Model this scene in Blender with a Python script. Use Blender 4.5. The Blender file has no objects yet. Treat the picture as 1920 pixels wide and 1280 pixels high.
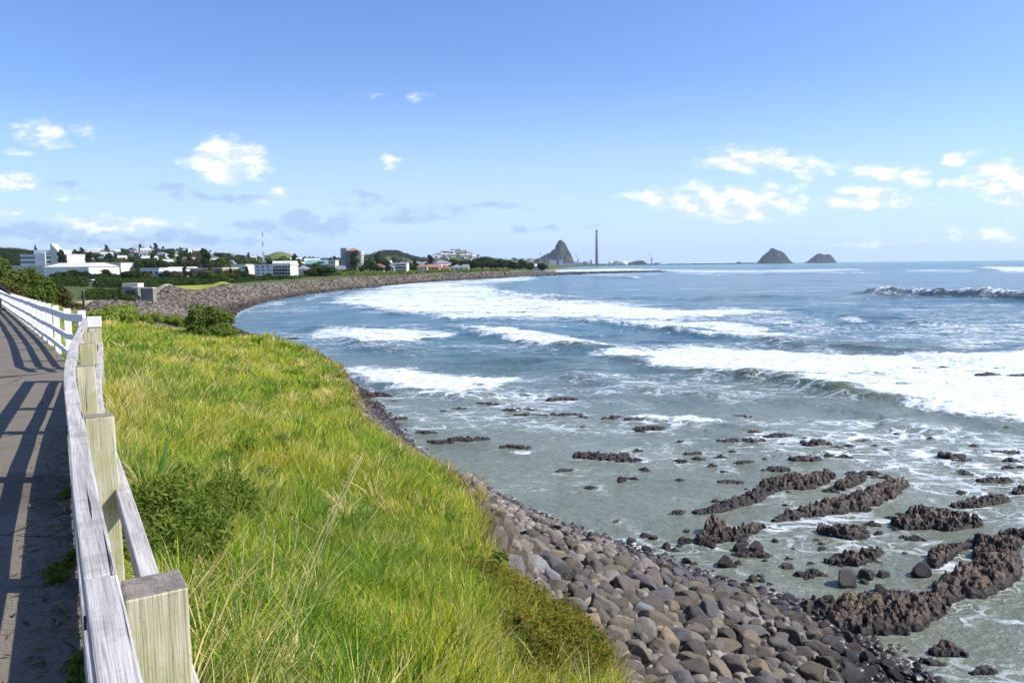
import bpy, math, random
import numpy as np
from mathutils import Vector, Matrix, Quaternion
R = math.radians
random.seed(7); rng = np.random.default_rng(7)
sc = bpy.context.scene
# ------------------------------------------------------------------ camera
CAM_Z = 8.0; F = 1400.0
PITCH = math.atan((640 - 497) / F); ROLL = R(0.60)
cam_d = bpy.data.cameras.new('camera'); cam = bpy.data.objects.new('camera', cam_d)
sc.collection.objects.link(cam); sc.camera = cam
cam_d.sensor_fit = 'HORIZONTAL'; cam_d.sensor_width = 36.0; cam_d.lens = 36.0 * F / 1920.0
cam_d.clip_start = 0.05; cam_d.clip_end = 60000
RX = Matrix.Rotation(R(90) - PITCH, 3, 'X') @ Matrix.Rotation(-ROLL, 3, 'Z')
cam.matrix_world = Matrix.Translation((0, 0, CAM_Z)) @ RX.to_4x4()
# ------------------------------------------------------------------ sun and sky
SUN_EL, SUN_AZ = R(44), R(-2)            # azimuth counted from +x towards +y
sun_dir = Vector((math.cos(SUN_EL) * math.cos(SUN_AZ), math.cos(SUN_EL) * math.sin(SUN_AZ), math.sin(SUN_EL)))
sl = bpy.data.lights.new('sun', 'SUN'); sl.energy = 5.0; sl.angle = R(0.5); sl.color = (1.0, 0.955, 0.88)
so = bpy.data.objects.new('sun', sl); sc.collection.objects.link(so)
so.rotation_mode = 'QUATERNION'; so.rotation_quaternion = sun_dir.to_track_quat('Z', 'Y')
sc.view_settings.view_transform = 'Standard'; sc.view_settings.look = 'None'
sc.view_settings.exposure = 0.40; sc.view_settings.gamma = 1
sc.render.engine = 'CYCLES'
sc.cycles.max_bounces = 6; sc.cycles.volume_bounces = 0; sc.cycles.transparent_max_bounces = 6
sc.cycles.caustics_reflective = False; sc.cycles.caustics_refractive = False

class NT:
    """small node-tree writer"""
    def __init__(s, tree):
        s.t = tree; tree.nodes.clear()
    def n(s, typ, **kw):
        nd = s.t.nodes.new(typ)
        for k, v in kw.items():
            setattr(nd, k, v)
        return nd
    def link(s, a, b): s.t.links.new(a, b)
    def put(s, sock, v):
        if v is None: return
        if isinstance(v, bpy.types.NodeSocket): s.link(v, sock)
        elif isinstance(v, (tuple, list)) and len(v) == 3 and sock.type == 'RGBA': sock.default_value = (*v, 1)
        else: sock.default_value = v
    def math(s, op, a, b=None, c=None, clamp=False):
        m = s.n('ShaderNodeMath', operation=op, use_clamp=clamp)
        s.put(m.inputs[0], a); s.put(m.inputs[1], b); s.put(m.inputs[2], c)
        return m.outputs[0]
    def vmath(s, op, a, b=None, out=0):
        m = s.n('ShaderNodeVectorMath', operation=op)
        s.put(m.inputs[0], a)
        if b is not None:
            if op == 'SCALE': s.put(m.inputs[3], b)
            else: s.put(m.inputs[1], b)
        return m.outputs[out]
    def rng(s, v, a, b, c=0.0, d=1.0, smooth=True):
        m = s.n('ShaderNodeMapRange', interpolation_type='SMOOTHSTEP' if smooth else 'LINEAR')
        for i, q in enumerate((v, a, b, c, d)): s.put(m.inputs[i], q)
        return m.outputs[0]
    def mix(s, f, a, b, blend='MIX'):
        m = s.n('ShaderNodeMix', data_type='RGBA', blend_type=blend)
        s.put(m.inputs[0], f); s.put(m.inputs[6], a); s.put(m.inputs[7], b)
        return m.outputs[2]
    def noise(s, vec, scale, detail=4, rough=0.55, dist=0.0):
        m = s.n('ShaderNodeTexNoise')
        s.put(m.inputs['Vector'], vec); m.inputs['Scale'].default_value = scale
        m.inputs['Detail'].default_value = detail; m.inputs['Roughness'].default_value = rough
        m.inputs['Distortion'].default_value = dist
        return m.outputs[0]
    def voro(s, vec, scale, feature='DISTANCE_TO_EDGE', rand=1.0):
        m = s.n('ShaderNodeTexVoronoi', feature=feature)
        s.put(m.inputs['Vector'], vec); m.inputs['Scale'].default_value = scale; m.inputs['Randomness'].default_value = rand
        return m.outputs['Distance']
    def scl(s, vec, xyz): return s.vmath('MULTIPLY', vec, xyz)

# world: Nishita sky with soft clouds laid over directions of the sky
world = bpy.data.worlds.new("World"); sc.world = world; world.use_nodes = True
w = NT(world.node_tree)
sky = w.n('ShaderNodeTexSky', sky_type='NISHITA', sun_disc=False)
sky.sun_elevation = SUN_EL; sky.sun_rotation = R(90) - SUN_AZ
sky.altitude = 0; sky.air_density = 1.0; sky.dust_density = 0.6; sky.ozone_density = 2.5
tc = w.n('ShaderNodeTexCoord')
sp = w.n('ShaderNodeSeparateXYZ'); w.link(tc.outputs['Generated'], sp.inputs[0])
ys = w.math('MAXIMUM', sp.outputs[1], 0.12)
cx = w.math('DIVIDE', sp.outputs[0], ys); cz = w.math('DIVIDE', sp.outputs[2], ys)
cv = w.n('ShaderNodeCombineXYZ'); w.link(cx, cv.inputs[0]); w.link(cz, cv.inputs[1]); P2 = cv.outputs[0]
def hy(px): return 497 + (960 - px) * 0.0105
WHITE = [(112,256,70,24,1.0),(440,303,66,36,1.5),(735,305,20,15,1.0),(715,190,52,9,.40),(782,195,24,10,.37),(38,345,62,17,.95),
 (140,370,44,10,.6),(35,395,55,12,.75),(235,424,125,20,.95),(545,358,17,12,.85),(505,378,36,8,.6),(1390,303,80,22,1.15),
 (1495,318,64,20,1.15),(1240,368,66,18,1.1),(1360,380,140,26,1.4),(1660,335,74,20,1.2),(1625,373,110,18,1.2),(1785,304,30,17,1.1),
 (1780,352,20,12,.7),(1890,345,80,32,1.45),(1650,456,85,11,.7),(1850,442,85,17,.9),(65,290,44,11,.45),(800,322,20,10,.5)]
GREY = [(590,422,110,22,.85),(430,370,100,10,.75),(680,375,64,11,.65),(790,405,75,15,.75),(900,390,90,10,.7),(120,435,170,16,.85),
 (400,447,150,12,.75),(985,430,28,8,.65),(1070,425,66,8,.45),(340,352,60,8,.5),(1290,398,40,9,.8),(120,352,90,9,.5),(90,272,70,20,.3),(230,455,160,10,.7)]
wob = w.n('ShaderNodeTexNoise'); w.link(w.scl(P2, (9, 20, 1)), wob.inputs['Vector']); wob.inputs['Scale'].default_value = 1.6; wob.inputs['Detail'].default_value = 5
woff = w.vmath('MULTIPLY', w.vmath('SUBTRACT', wob.outputs['Color'], (.5, .5, .5)), (.085, .035, 0))
PW = w.vmath('ADD', P2, woff)
def blobs(lst):
    acc = None; top = None
    for (px, py, rx, ry, s) in lst:
        c = ((px - 960) / F, (hy(px) - py) / F, 0)
        d = w.vmath('SUBTRACT', PW, c)
        ln = w.vmath('LENGTH', w.vmath('MULTIPLY', d, (F / rx / 1.48, F / ry / 1.48, 0)), out=1)
        g = w.rng(ln, 0.0, 1.25, s, 0.0)
        acc = g if acc is None else w.math('MAXIMUM', acc, g)
    return acc
fb = w.noise(w.scl(P2, (30, 62, 1)), 1.0, 8, 0.6)
fb2 = w.noise(w.vmath('ADD', w.scl(P2, (30, 62, 1)), (-.45, -.5, 0)), 1.0, 8, 0.6)
fl = w.math('SUBTRACT', fb, 0.5)
bw = blobs(WHITE); bg = blobs(GREY)
mw = w.math('MULTIPLY', w.rng(w.math('ADD', bw, w.math('MULTIPLY', fl, 1.9)), 0.22, 1.15), w.rng(bw, .02, .25))
mg = w.math('MULTIPLY', w.rng(w.math('ADD', bg, w.math('MULTIPLY', fl, 2.8)), 0.16, .80), w.rng(bg, .02, .25))
# thin streaky veil near the horizon
vl = w.noise(w.scl(P2, (5, 38, 1)), 1.0, 6, 0.6)
veil = w.math('MULTIPLY', w.rng(vl, .47, .75), w.rng(cz, .20, .03))
shade = w.rng(w.math('SUBTRACT', fb, fb2), -0.13, 0.13)
skc = w.mix(1.0, sky.outputs[0], (0.80, 0.96, 1.30), 'MULTIPLY')
skc = w.mix(w.math('MULTIPLY', w.rng(cz, .27, -.02), .85), skc, (4.6, 6.15, 8.4))
lum = 6.1
wc = w.mix(shade, (lum*.84, lum*.98, lum*1.22), (lum*1.33, lum*1.36, lum*1.42))
gc = (lum*.50, lum*.70, lum*1.02)
c1 = w.mix(w.math('MULTIPLY', veil, .35), skc, (lum*.95, lum*1.02, lum*1.15))
c2 = w.mix(w.math('MULTIPLY', mg, .85), c1, gc)
c3 = w.mix(w.math('MULTIPLY', mw, .94), c2, wc)
bgd = w.n('ShaderNodeBackground'); w.link(c3, bgd.inputs[0]); bgd.inputs[1].default_value = 0.115
wo = w.n('ShaderNodeOutputWorld'); w.link(bgd.outputs[0], wo.inputs[0])

# ------------------------------------------------------------------ projections used to lay the plan out
M3 = np.array(RX)
def ray(px, py):
    v = np.stack([(np.asarray(px, float) - 960) / F, (640 - np.asarray(py, float)) / F, -np.ones_like(np.asarray(px, float))], -1)
    return v @ M3.T
def G(px, py, drop=8.0):
    """ground point seen at a photo position, `drop` metres below the lens"""
    d = ray(px, py); t = -drop / d[..., 2]
    return np.stack([d[..., 0] * t, d[..., 1] * t, np.full_like(t, CAM_Z - drop)], -1)
def proj(p):
    q = (np.asarray(p, float) - np.array([0, 0, CAM_Z])) @ M3
    z = np.minimum(q[..., 2], -1e-3)
    return 960 + F * q[..., 0] / -z, 640 - F * q[..., 1] / -z
def at(px, d, z=0.0):
    return np.array([(px - 960) / F * d, d, z])
def ztop(px, py, d): return CAM_Z + (hy(px) - py) / F * d

# ------------------------------------------------------------------ numpy noise
def _hash(ix, iy, iz, seed):
    h = (ix.astype(np.int64) * 374761393 + iy.astype(np.int64) * 668265263 + iz.astype(np.int64) * 2147483647 + seed * 974634777) & 0xffffffff
    h = ((h ^ (h >> 13)) * 1274126177) & 0xffffffff
    h = (h ^ (h >> 16)) & 0xffffffff
    return h.astype(np.float64) / 4294967295.0
def vnoise(x, y, z=None, seed=0):
    z = np.zeros_like(x) if z is None else z
    x0, y0, z0 = np.floor(x), np.floor(y), np.floor(z)
    fx, fy, fz = x - x0, y - y0, z - z0
    fx, fy, fz = [f * f * f * (f * (f * 6 - 15) + 10) for f in (fx, fy, fz)]
    r = 0
    for dx in (0, 1):
        for dy in (0, 1):
            for dz in ((0, 1) if np.any(z) else (0,)):
                wgt = (fx if dx else 1 - fx) * (fy if dy else 1 - fy) * ((fz if dz else 1 - fz))
                r = r + wgt * _hash(x0 + dx, y0 + dy, z0 + dz, seed)
    return r * 2 - 1
def fbm(x, y, z=None, oct=4, seed=0, gain=.5):
    a, r, f, t = 1.0, 0, 1.0, 0
    for i in range(oct):
        r = r + a * vnoise(x * f + i * 17.3, y * f + i * 9.1, None if z is None else z * f + i * 5.7, seed + i)
        t += a; a *= gain; f *= 2.03
    return r / t
def sstep(x, a, b):
    t = np.clip((x - a) / (b - a), 0, 1); return t * t * (3 - 2 * t)
def seg_dist(x, y, pts, extra=None):
    """distance to a polyline, side (+ = left of direction) and interpolated extra"""
    best = np.full(x.shape, 1e18); side = np.zeros(x.shape); ex = np.zeros(x.shape); par = np.zeros(x.shape)
    acc = 0.0
    for i in range(len(pts) - 1):
        ax, ay = pts[i][:2]; bx, by = pts[i + 1][:2]
        dx, dy = bx - ax, by - ay; L2 = dx * dx + dy * dy + 1e-12
        t = np.clip(((x - ax) * dx + (y - ay) * dy) / L2, 0, 1)
        qx, qy = x - (ax + t * dx), y - (ay + t * dy)
        d = qx * qx + qy * qy
        m = d < best
        best = np.where(m, d, best)
        side = np.where(m, np.sign(dx * qy - dy * qx), side)
        par = np.where(m, acc + t * math.sqrt(L2), par)
        if extra is not None: ex = np.where(m, extra[i] + t * (extra[i + 1] - extra[i]), ex)
        acc += math.sqrt(L2)
    return np.sqrt(best), side, par, ex
def inside(x, y, poly):
    r = np.zeros(x.shape, bool); n = len(poly)
    for i in range(n):
        ax, ay = poly[i][:2]; bx, by = poly[(i + 1) % n][:2]
        if ay == by: continue
        c = ((ay > y) != (by > y)) & (x < (bx - ax) * (y - ay) / (by - ay) + ax)
        r ^= c
    return r
def sdist(x, y, poly):
    d, _, _, _ = seg_dist(x, y, list(poly) + [poly[0]])
    return np.where(inside(x, y, poly), d, -d)
def smooth_poly(pts, n=6):
    pts = [np.asarray(p, float) for p in pts]; out = []
    for i in range(len(pts) - 1):
        p0 = pts[max(i - 1, 0)]; p1 = pts[i]; p2 = pts[i + 1]; p3 = pts[min(i + 2, len(pts) - 1)]
        for k in range(n):
            t = k / n
            out.append(.5 * (2 * p1 + (p2 - p0) * t + (2 * p0 - 5 * p1 + 4 * p2 - p3) * t * t + (3 * p1 - p0 - 3 * p2 + p3) * t ** 3))
    out.append(pts[-1]); return out

# ------------------------------------------------------------------ mesh helpers
C = sc.collection
def new_mesh(name, verts, faces, mat=None, smooth=False, attrs=None, mats=None, midx=None):
    me = bpy.data.meshes.new(name)
    verts = np.asarray(verts, np.float32); faces_np = None
    if isinstance(faces, np.ndarray):
        nf, k = faces.shape
        me.vertices.add(len(verts)); me.vertices.foreach_set('co', verts.ravel())
        me.loops.add(nf * k); me.loops.foreach_set('vertex_index', faces.astype(np.int32).ravel())
        me.polygons.add(nf); me.polygons.foreach_set('loop_start', np.arange(0, nf * k, k, dtype=np.int32))
        me.update(calc_edges=True)
    else:
        me.from_pydata([tuple(map(float, v)) for v in verts], [], faces)
        me.update()
    if smooth: me.polygons.foreach_set('use_smooth', np.ones(len(me.polygons), bool))
    if attrs:
        for k, v in attrs.items():
            v = np.asarray(v, np.float32)
            if v.ndim == 1:
                a = me.attributes.new(k, 'FLOAT', 'POINT'); a.data.foreach_set('value', v)
            else:
                a = me.attributes.new(k, 'FLOAT_COLOR', 'POINT')
                a.data.foreach_set('color', np.concatenate([v, np.ones((len(v), 1), np.float32)], 1).ravel())
    for m in (mats or ([mat] if mat else [])): me.materials.append(m)
    if midx is not None: me.polygons.foreach_set('material_index', np.asarray(midx, np.int32))
    return me
def obj(name, me, parent=None, loc=None, label=None, cat=None, group=None, kind=None):
    o = bpy.data.objects.new(name, me); C.objects.link(o)
    if parent is not None: o.parent = parent
    if loc is not None: o.location = tuple(map(float, loc))
    return tag(o, label, cat, group, kind)
def tag(o, label=None, cat=None, group=None, kind=None):
    if label: o['label'] = label
    if cat: o['category'] = cat
    if group: o['group'] = group
    if kind: o['kind'] = kind
    return o
def empty(name, loc, label, cat, group=None, rz=0.0):
    o = obj(name, None, None, loc, label, cat, group); o.rotation_euler.z = rz; return o
def kids(o): return [c for c in bpy.data.objects if c.parent == o]
def copy_tree(o, ch, parent=None):
    """ch: dict object -> list of children"""
    c = o.copy(); C.objects.link(c); c.parent = parent
    for k in ch.get(o.name, []): copy_tree(k, ch, c)
    return c
class MB:
    def __init__(s): s.v = []; s.f = []
    def box(s, x0, x1, y0, y1, z0, z1, M=None):
        b = len(s.v)
        vs = [(x0,y0,z0),(x1,y0,z0),(x1,y1,z0),(x0,y1,z0),(x0,y0,z1),(x1,y0,z1),(x1,y1,z1),(x0,y1,z1)]
        if M is not None: vs = [tuple(M @ Vector(v)) for v in vs]
        s.v += vs
        s.f += [tuple(b + i for i in f) for f in ((3,2,1,0),(4,5,6,7),(0,1,5,4),(1,2,6,5),(2,3,7,6),(3,0,4,7))]
        return s
    def poly(s, pts):
        b = len(s.v); s.v += [tuple(p) for p in pts]; s.f.append(tuple(range(b, b + len(pts)))); return s
    def prism(s, pts, z0, z1):
        b = len(s.v); n = len(pts)
        s.v += [(p[0], p[1], z0) for p in pts] + [(p[0], p[1], z1) for p in pts]
        s.f.append(tuple(range(b + n - 1, b - 1, -1))); s.f.append(tuple(range(b + n, b + 2 * n)))
        for i in range(n): s.f.append((b + i, b + (i + 1) % n, b + n + (i + 1) % n, b + n + i))
        return s
    def tube(s, pts, rad, n=8, cap=True):
        pts = [Vector(p) for p in pts]; b = len(s.v)
        rads = rad if isinstance(rad, (list, tuple)) else [rad] * len(pts)
        for i, p in enumerate(pts):
            d = (pts[min(i + 1, len(pts) - 1)] - pts[max(i - 1, 0)]).normalized()
            a = d.cross(Vector((0, 0, 1))) if abs(d.z) < .95 else d.cross(Vector((1, 0, 0)))
            a.normalize(); c = d.cross(a)
            for k in range(n):
                t = 2 * math.pi * k / n
                s.v.append(tuple(p + (a * math.cos(t) + c * math.sin(t)) * rads[i]))
        for i in range(len(pts) - 1):
            for k in range(n):
                s.f.append((b + i*n + k, b + i*n + (k+1) % n, b + (i+1)*n + (k+1) % n, b + (i+1)*n + k))
        if cap:
            s.f.append(tuple(b + k for k in range(n))[::-1]); e = b + (len(pts) - 1) * n; s.f.append(tuple(e + k for k in range(n)))
        return s
    def beam(s, secs):
        """secs: list of 4-corner rings"""
        b = len(s.v)
        for q in secs: s.v += [tuple(map(float, p)) for p in q]
        m = len(secs[0])
        for i in range(len(secs) - 1):
            for k in range(m):
                s.f.append((b + i*m + k, b + i*m + (k+1) % m, b + (i+1)*m + (k+1) % m, b + (i+1)*m + k))
        s.f.append(tuple(b + k for k in range(m))[::-1]); e = b + (len(secs) - 1) * m; s.f.append(tuple(e + k for k in range(m)))
        return s
    def build(s, name, mat, parent=None, smooth=False, **kw):
        me = new_mesh(name, s.v, s.f, mat, smooth); return obj(name, me, parent, **kw)
def bevel(o, wd, seg=2):
    m = o.modifiers.new('bevel', 'BEVEL'); m.width = wd; m.segments = seg; m.limit_method = 'ANGLE'; return o

# ------------------------------------------------------------------ materials
def mat(name, fn):
    m = bpy.data.materials.new(name); m.use_nodes = True; t = NT(m.node_tree)
    out = t.n('ShaderNodeOutputMaterial'); t.link(fn(t), out.inputs[0]); return m
def princ(t, col, rough=.7, normal=None, spec=.4, **kw):
    p = t.n('ShaderNodeBsdfPrincipled'); t.put(p.inputs['Base Color'], col); t.put(p.inputs['Roughness'], rough)
    p.inputs['Specular IOR Level'].default_value = spec
    if normal is not None: t.link(normal, p.inputs['Normal'])
    for k, v in kw.items(): t.put(p.inputs[k.replace('_', ' ')], v)
    return p.outputs[0]
def bump(t, h, strength=.5, dist=.02):
    b = t.n('ShaderNodeBump'); b.inputs['Strength'].default_value = strength; b.inputs['Distance'].default_value = dist
    t.link(h, b.inputs['Height']); return b.outputs[0]
def ocoord(t): return t.n('ShaderNodeTexCoord').outputs['Object']
def gpos(t): return t.n('ShaderNodeNewGeometry').outputs['Position']
def attr(t, name, out='Fac'): return t.n('ShaderNodeAttribute', attribute_name=name).outputs[out]
def orand(t): return t.n('ShaderNodeObjectInfo').outputs['Random']
def plain(name, c1, c2=None, scale=2.0, rough=.75, spec=.3, metallic=0.0, b=0.0):
    c2 = c2 or tuple(x * .72 for x in c1)
    def f(t):
        p = gpos(t); n = t.noise(p, scale, 5, .6)
        col = t.mix(t.rng(n, .35, .68), c1, c2)
        return princ(t, col, rough, bump(t, t.noise(p, scale * 8, 4), b, .01) if b else None, spec, Metallic=metallic)
    return mat(name, f)
def foliage(name, dark, light, dry=None, scale=.5):
    def f(t):
        p = gpos(t); n = t.noise(p, scale, 4, .7)
        isl = t.n('ShaderNodeNewGeometry').outputs['Random Per Island']
        c = t.mix(t.math('ADD', t.math('MULTIPLY', t.rng(n, .3, .7), .55), t.math('MULTIPLY', isl, .45)), dark, light)
        r = orand(t); c = t.mix(.35, c, t.mix(r, tuple(x * .6 for x in dark), tuple(x * 1.15 for x in light)))
        if dry: c = t.mix(t.rng(isl, .88, .95), c, dry)
        d = t.n('ShaderNodeBsdfDiffuse'); t.link(c, d.inputs[0])
        tr = t.n('ShaderNodeBsdfTranslucent'); t.link(t.mix(1, c, (1.3, 1.35, .6), 'MULTIPLY'), tr.inputs[0])
        m = t.n('ShaderNodeMixShader'); m.inputs[0].default_value = .3
        t.link(d.outputs[0], m.inputs[1]); t.link(tr.outputs[0], m.inputs[2]); return m.outputs[0]
    return mat(name, f)

# grass blades: colour per blade stored on the mesh
def f_grass(t):
    c = attr(t, 'col', 'Color')
    d = t.n('ShaderNodeBsdfPrincipled'); t.link(c, d.inputs['Base Color']); d.inputs['Roughness'].default_value = .55; d.inputs['Specular IOR Level'].default_value = .25
    tr = t.n('ShaderNodeBsdfTranslucent'); t.link(t.mix(1, c, (1.25, 1.3, .6), 'MULTIPLY'), tr.inputs[0])
    m = t.n('ShaderNodeMixShader'); m.inputs[0].default_value = .42
    t.link(d.outputs[0], m.inputs[1]); t.link(tr.outputs[0], m.inputs[2]); return m.outputs[0]
M_GRASS = mat('grass_blades', f_grass)

def f_headland(t):
    p = gpos(t); g = attr(t, 'grassy'); n = t.noise(p, .6, 6, .65); n2 = t.noise(p, 6, 6, .7)
    soil = t.mix(n2, (.035, .026, .018), (.10, .075, .05))
    gr = t.mix(t.rng(n, .35, .65), (.07, .085, .018), (.15, .15, .035))
    wet = t.n('ShaderNodeSeparateXYZ'); t.link(p, wet.inputs[0])
    dark = t.mix(t.rng(n2, .3, .7), (.018, .016, .014), (.045, .038, .03))
    soil = t.mix(t.rng(wet.outputs[2], 2.8, 1.2), soil, dark)
    sand = attr(t, 'dirt')
    c = t.mix(g, soil, gr); c = t.mix(sand, c, t.mix(n2, (.24, .17, .10), (.36, .28, .18)))
    return princ(t, c, .9, bump(t, n2, .6, .05), .15)
M_HEAD = mat('headland_ground', f_headland)

def f_land(t):
    p = gpos(t); n = t.noise(p, .03, 6, .65); n2 = t.noise(p, .6, 5, .7); lime = attr(t, 'lime'); g = attr(t, 'grassy'); d = attr(t, 'dirt')
    gr = t.mix(t.rng(n, .35, .65), (.045, .075, .022), (.11, .13, .04))
    gr = t.mix(t.rng(n2, .5, .8), gr, (.12, .11, .045))
    gr = t.mix(lime, gr, t.mix(n2, (.25, .27, .035), (.34, .33, .05)))
    st = t.mix(n2, (.05, .045, .042), (.11, .10, .09))
    c = t.mix(g, st, gr); c = t.mix(d, c, t.mix(n2, (.34, .27, .18), (.46, .38, .27)))
    return princ(t, c, .95, None, .1)
M_LAND = mat('coast_land', f_land)

def f_asphalt(t):
    p = gpos(t); v = t.voro(p, 55, 'F1'); n = t.noise(p, 1.3, 5, .65); n2 = t.noise(p, 60, 3)
    c = t.mix(t.rng(v, .15, .55), (.25, .215, .17), (.145, .125, .10))
    c = t.mix(t.rng(n, .35, .7), c, t.mix(n2, (.13, .11, .085), (.22, .185, .145)))
    pa = t.noise(p, .55, 3, .5); c = t.mix(t.rng(pa, .56, .60), c, t.mix(1, c, (.70, .68, .66), 'MULTIPLY'))
    cr_ = t.voro(t.vmath('ADD', p, t.vmath('SCALE', p, .0)), .7); cw = t.noise(p, 6, 4, .6); c = t.mix(t.math('MULTIPLY', t.rng(t.math('ADD', cr_, t.math('MULTIPLY', cw, .05)), .034, .028), .8), c, (.04, .035, .03))
    return princ(t, c, .9, bump(t, n2, .5, .01), .2)
M_ASPH = mat('asphalt', f_asphalt)

def wood_fn(c1, c2, moss=None, scale=1.0, paint=False):
    def f(t):
        o = ocoord(t); uv = attr(t, 'grain', 'Vector')
        g = t.scl(uv, (1.6, 26, 26)); n = t.noise(g, 1.0 * scale, 7, .65, .6)
        fine = t.noise(t.scl(uv, (4, 190, 190)), 1.0, 4, .6)
        blot = t.noise(gpos(t), 5, 5, .65)
        c = t.mix(t.rng(n, .32, .68), c1, c2)
        c = t.mix(t.math('MULTIPLY', t.rng(fine, .50, .68), .55), c, tuple(x * .35 for x in c1))
        if moss:
            c = t.mix(t.math('MULTIPLY', t.rng(blot, .44, .64), .62), c, moss)
        else:
            c = t.mix(t.math('MULTIPLY', t.rng(blot, .50, .68), .45), c, tuple(x * .5 for x in c1))
        # lichen specks and open checks in the grain
        spk = t.noise(gpos(t), 55, 3, .7); c = t.mix(t.math('MULTIPLY', t.rng(spk, .60, .70), .5), c, tuple(x * .38 for x in c2))
        crack = t.noise(t.scl(uv, (1.1, 60, 60)), 1.0, 2, .5, .3)
        c = t.mix(t.rng(crack, .70, .73), c, (.02, .017, .015))
        h = t.math('ADD', fine, t.math('MULTIPLY', t.rng(crack, .68, .73), -1.4))
        return princ(t, c, .85, bump(t, h, .75, .004), .25)
    return f
M_RAIL = mat('weathered_rail', wood_fn((.34, .315, .30), (.58, .54, .50)))
M_POST = mat('mossy_post', wood_fn((.42, .385, .235), (.66, .61, .42), (.40, .40, .15)))
M_POSTTOP = mat('post_end_grain', wood_fn((.16, .135, .115), (.30, .26, .22), (.24, .23, .13)))
def f_paint(t):
    n = t.noise(gpos(t), 7, 6, .7); uv = attr(t, 'grain', 'Vector'); fine = t.noise(t.scl(uv, (3, 120, 120)), 1, 4)
    c = t.mix(t.rng(n, .58, .76), (.80, .79, .77), (.50, .47, .42)); c = t.mix(t.math('MULTIPLY', t.rng(fine, .58, .72), .35), c, (.42, .39, .35))
    return princ(t, c, .6, bump(t, fine, .4, .003), .4)
M_WPAINT = mat('flaking_white_paint', f_paint)

def f_boulder(t):
    o = ocoord(t); r = orand(t); n = t.noise(o, 2.2, 6, .6); f = t.noise(o, 18, 5, .7)
    c = t.n('ShaderNodeObjectInfo').outputs['Color']
    c = t.mix(t.math('MULTIPLY', t.rng(n, .40, .72), .6), c, t.mix(1, c, (.55, .50, .45), 'MULTIPLY'))
    c = t.mix(t.math('MULTIPLY', t.rng(f, .52, .70), .7), c, t.mix(1, c, (1.75, 1.6, 1.4), 'MULTIPLY'))
    pit = t.noise(o, 42, 3, .6); c = t.mix(t.rng(pit, .36, .26), c, (.03, .025, .02))
    sp_ = t.n('ShaderNodeSeparateXYZ'); t.link(gpos(t), sp_.inputs[0])
    gn = t.noise(gpos(t), 1.1, 4, .6); z = t.math('ADD', sp_.outputs[2], t.math('MULTIPLY', t.math('SUBTRACT', gn, .5), 1.1))
    wet = t.rng(z, 1.05, .30)
    c = t.mix(t.math('MULTIPLY', t.rng(t.noise(gpos(t), 2.4, 4), .60, .72), .45), c, (.10, .115, .03))
    c = t.mix(wet, c, t.mix(1, c, (.30, .27, .27), 'MULTIPLY'))
    rough = t.rng(wet, 0, 1, .8, .34)
    return princ(t, c, rough, bump(t, t.math('ADD', t.math('MULTIPLY', f, 1.3), t.math('ADD', n, t.math('MULTIPLY', pit, .5))), 1.0, .035), .4)
M_BOULDER = mat('boulder_stone', f_boulder)

def reef_fn(top=None):
    def f(t):
        p = gpos(t); n = t.noise(p, 3.2, 8, .72); v = t.voro(p, 9, 'F1'); f2 = t.noise(p, 22, 5, .75)
        c = t.mix(t.rng(n, .33, .66), (.028, .019, .015), (.180, .118, .084))
        big_ = t.noise(p, .9, 4, .6); c = t.mix(t.math('MULTIPLY', t.rng(big_, .42, .58), .75), c, t.mix(1, c, (.42, .42, .44), 'MULTIPLY'))
        c = t.mix(t.rng(f2, .52, .74), c, (.28, .215, .15)); c = t.mix(t.rng(v, .22, .05), c, (.025, .02, .02))
        sp_ = t.n('ShaderNodeSeparateXYZ'); t.link(p, sp_.inputs[0])
        if top:
            gn = t.n('ShaderNodeSeparateXYZ'); t.link(t.n('ShaderNodeNewGeometry').outputs['Normal'], gn.inputs[0])
            k = t.math('MULTIPLY', t.rng(gn.outputs[2], .25, .7), t.rng(t.math('ADD', sp_.outputs[2], t.math('MULTIPLY', n, .5)), .62, .85))
            c = t.mix(k, c, t.mix(f2, (.13, .10, .03), (.30, .22, .065)))
        c = t.mix(t.rng(sp_.outputs[2], .30, .04), c, (.022, .017, .015))
        return princ(t, c, .62, bump(t, t.math('ADD', f2, t.math('MULTIPLY', v, 1.2)), .9, .05), .45)
    return f
M_REEF = mat('reef_rock', reef_fn()); M_REEFM = mat('mossy_reef_rock', reef_fn(True))

# shared plain materials
M_WHITE = plain('white_render', (.78, .77, .74), (.66, .65, .62), .3)
M_CREAM = plain('cream_render', (.66, .60, .48), (.55, .50, .40), .3)
M_PINK = plain('brick_wall', (.46, .24, .17), (.38, .20, .14), .5)
M_GREYW = plain('grey_cladding', (.36, .37, .39), (.28, .29, .31), .3)
M_ROOFG = plain('grey_roof', (.24, .25, .27), (.18, .19, .2), .3)
M_ROOFR = plain('red_roof', (.36, .13, .09), (.27, .10, .07), .3)
M_ROOFW = plain('pale_roof', (.62, .61, .58), (.52, .51, .49), .3)
M_TEAL = plain('teal_roof', (.18, .36, .35), (.14, .29, .29), .3)
M_TERRA = plain('terracotta', (.36, .19, .13), (.29, .155, .11), .3)
M_GLASS = mat('dark_window', lambda t: princ(t, (.035, .045, .055), .12, None, .6))
M_STEEL = plain('steel', (.42, .43, .45), (.34, .35, .36), 1, .5, .5, .6)
M_CONC = plain('concrete', (.27, .245, .21), (.19, .17, .145), .9, b=.3)
M_CHIM = plain('chimney_concrete', (.24, .21, .19), (.19, .17, .155), .03)
M_MAST = mat('red_white_mast', lambda t: princ(t, (.42, .16, .13), .6))
M_BARK = plain('bark', (.10, .075, .055), (.06, .045, .035), 4, b=.5)
M_TIRE = plain('rubber', (.02, .02, .02)); 
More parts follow.
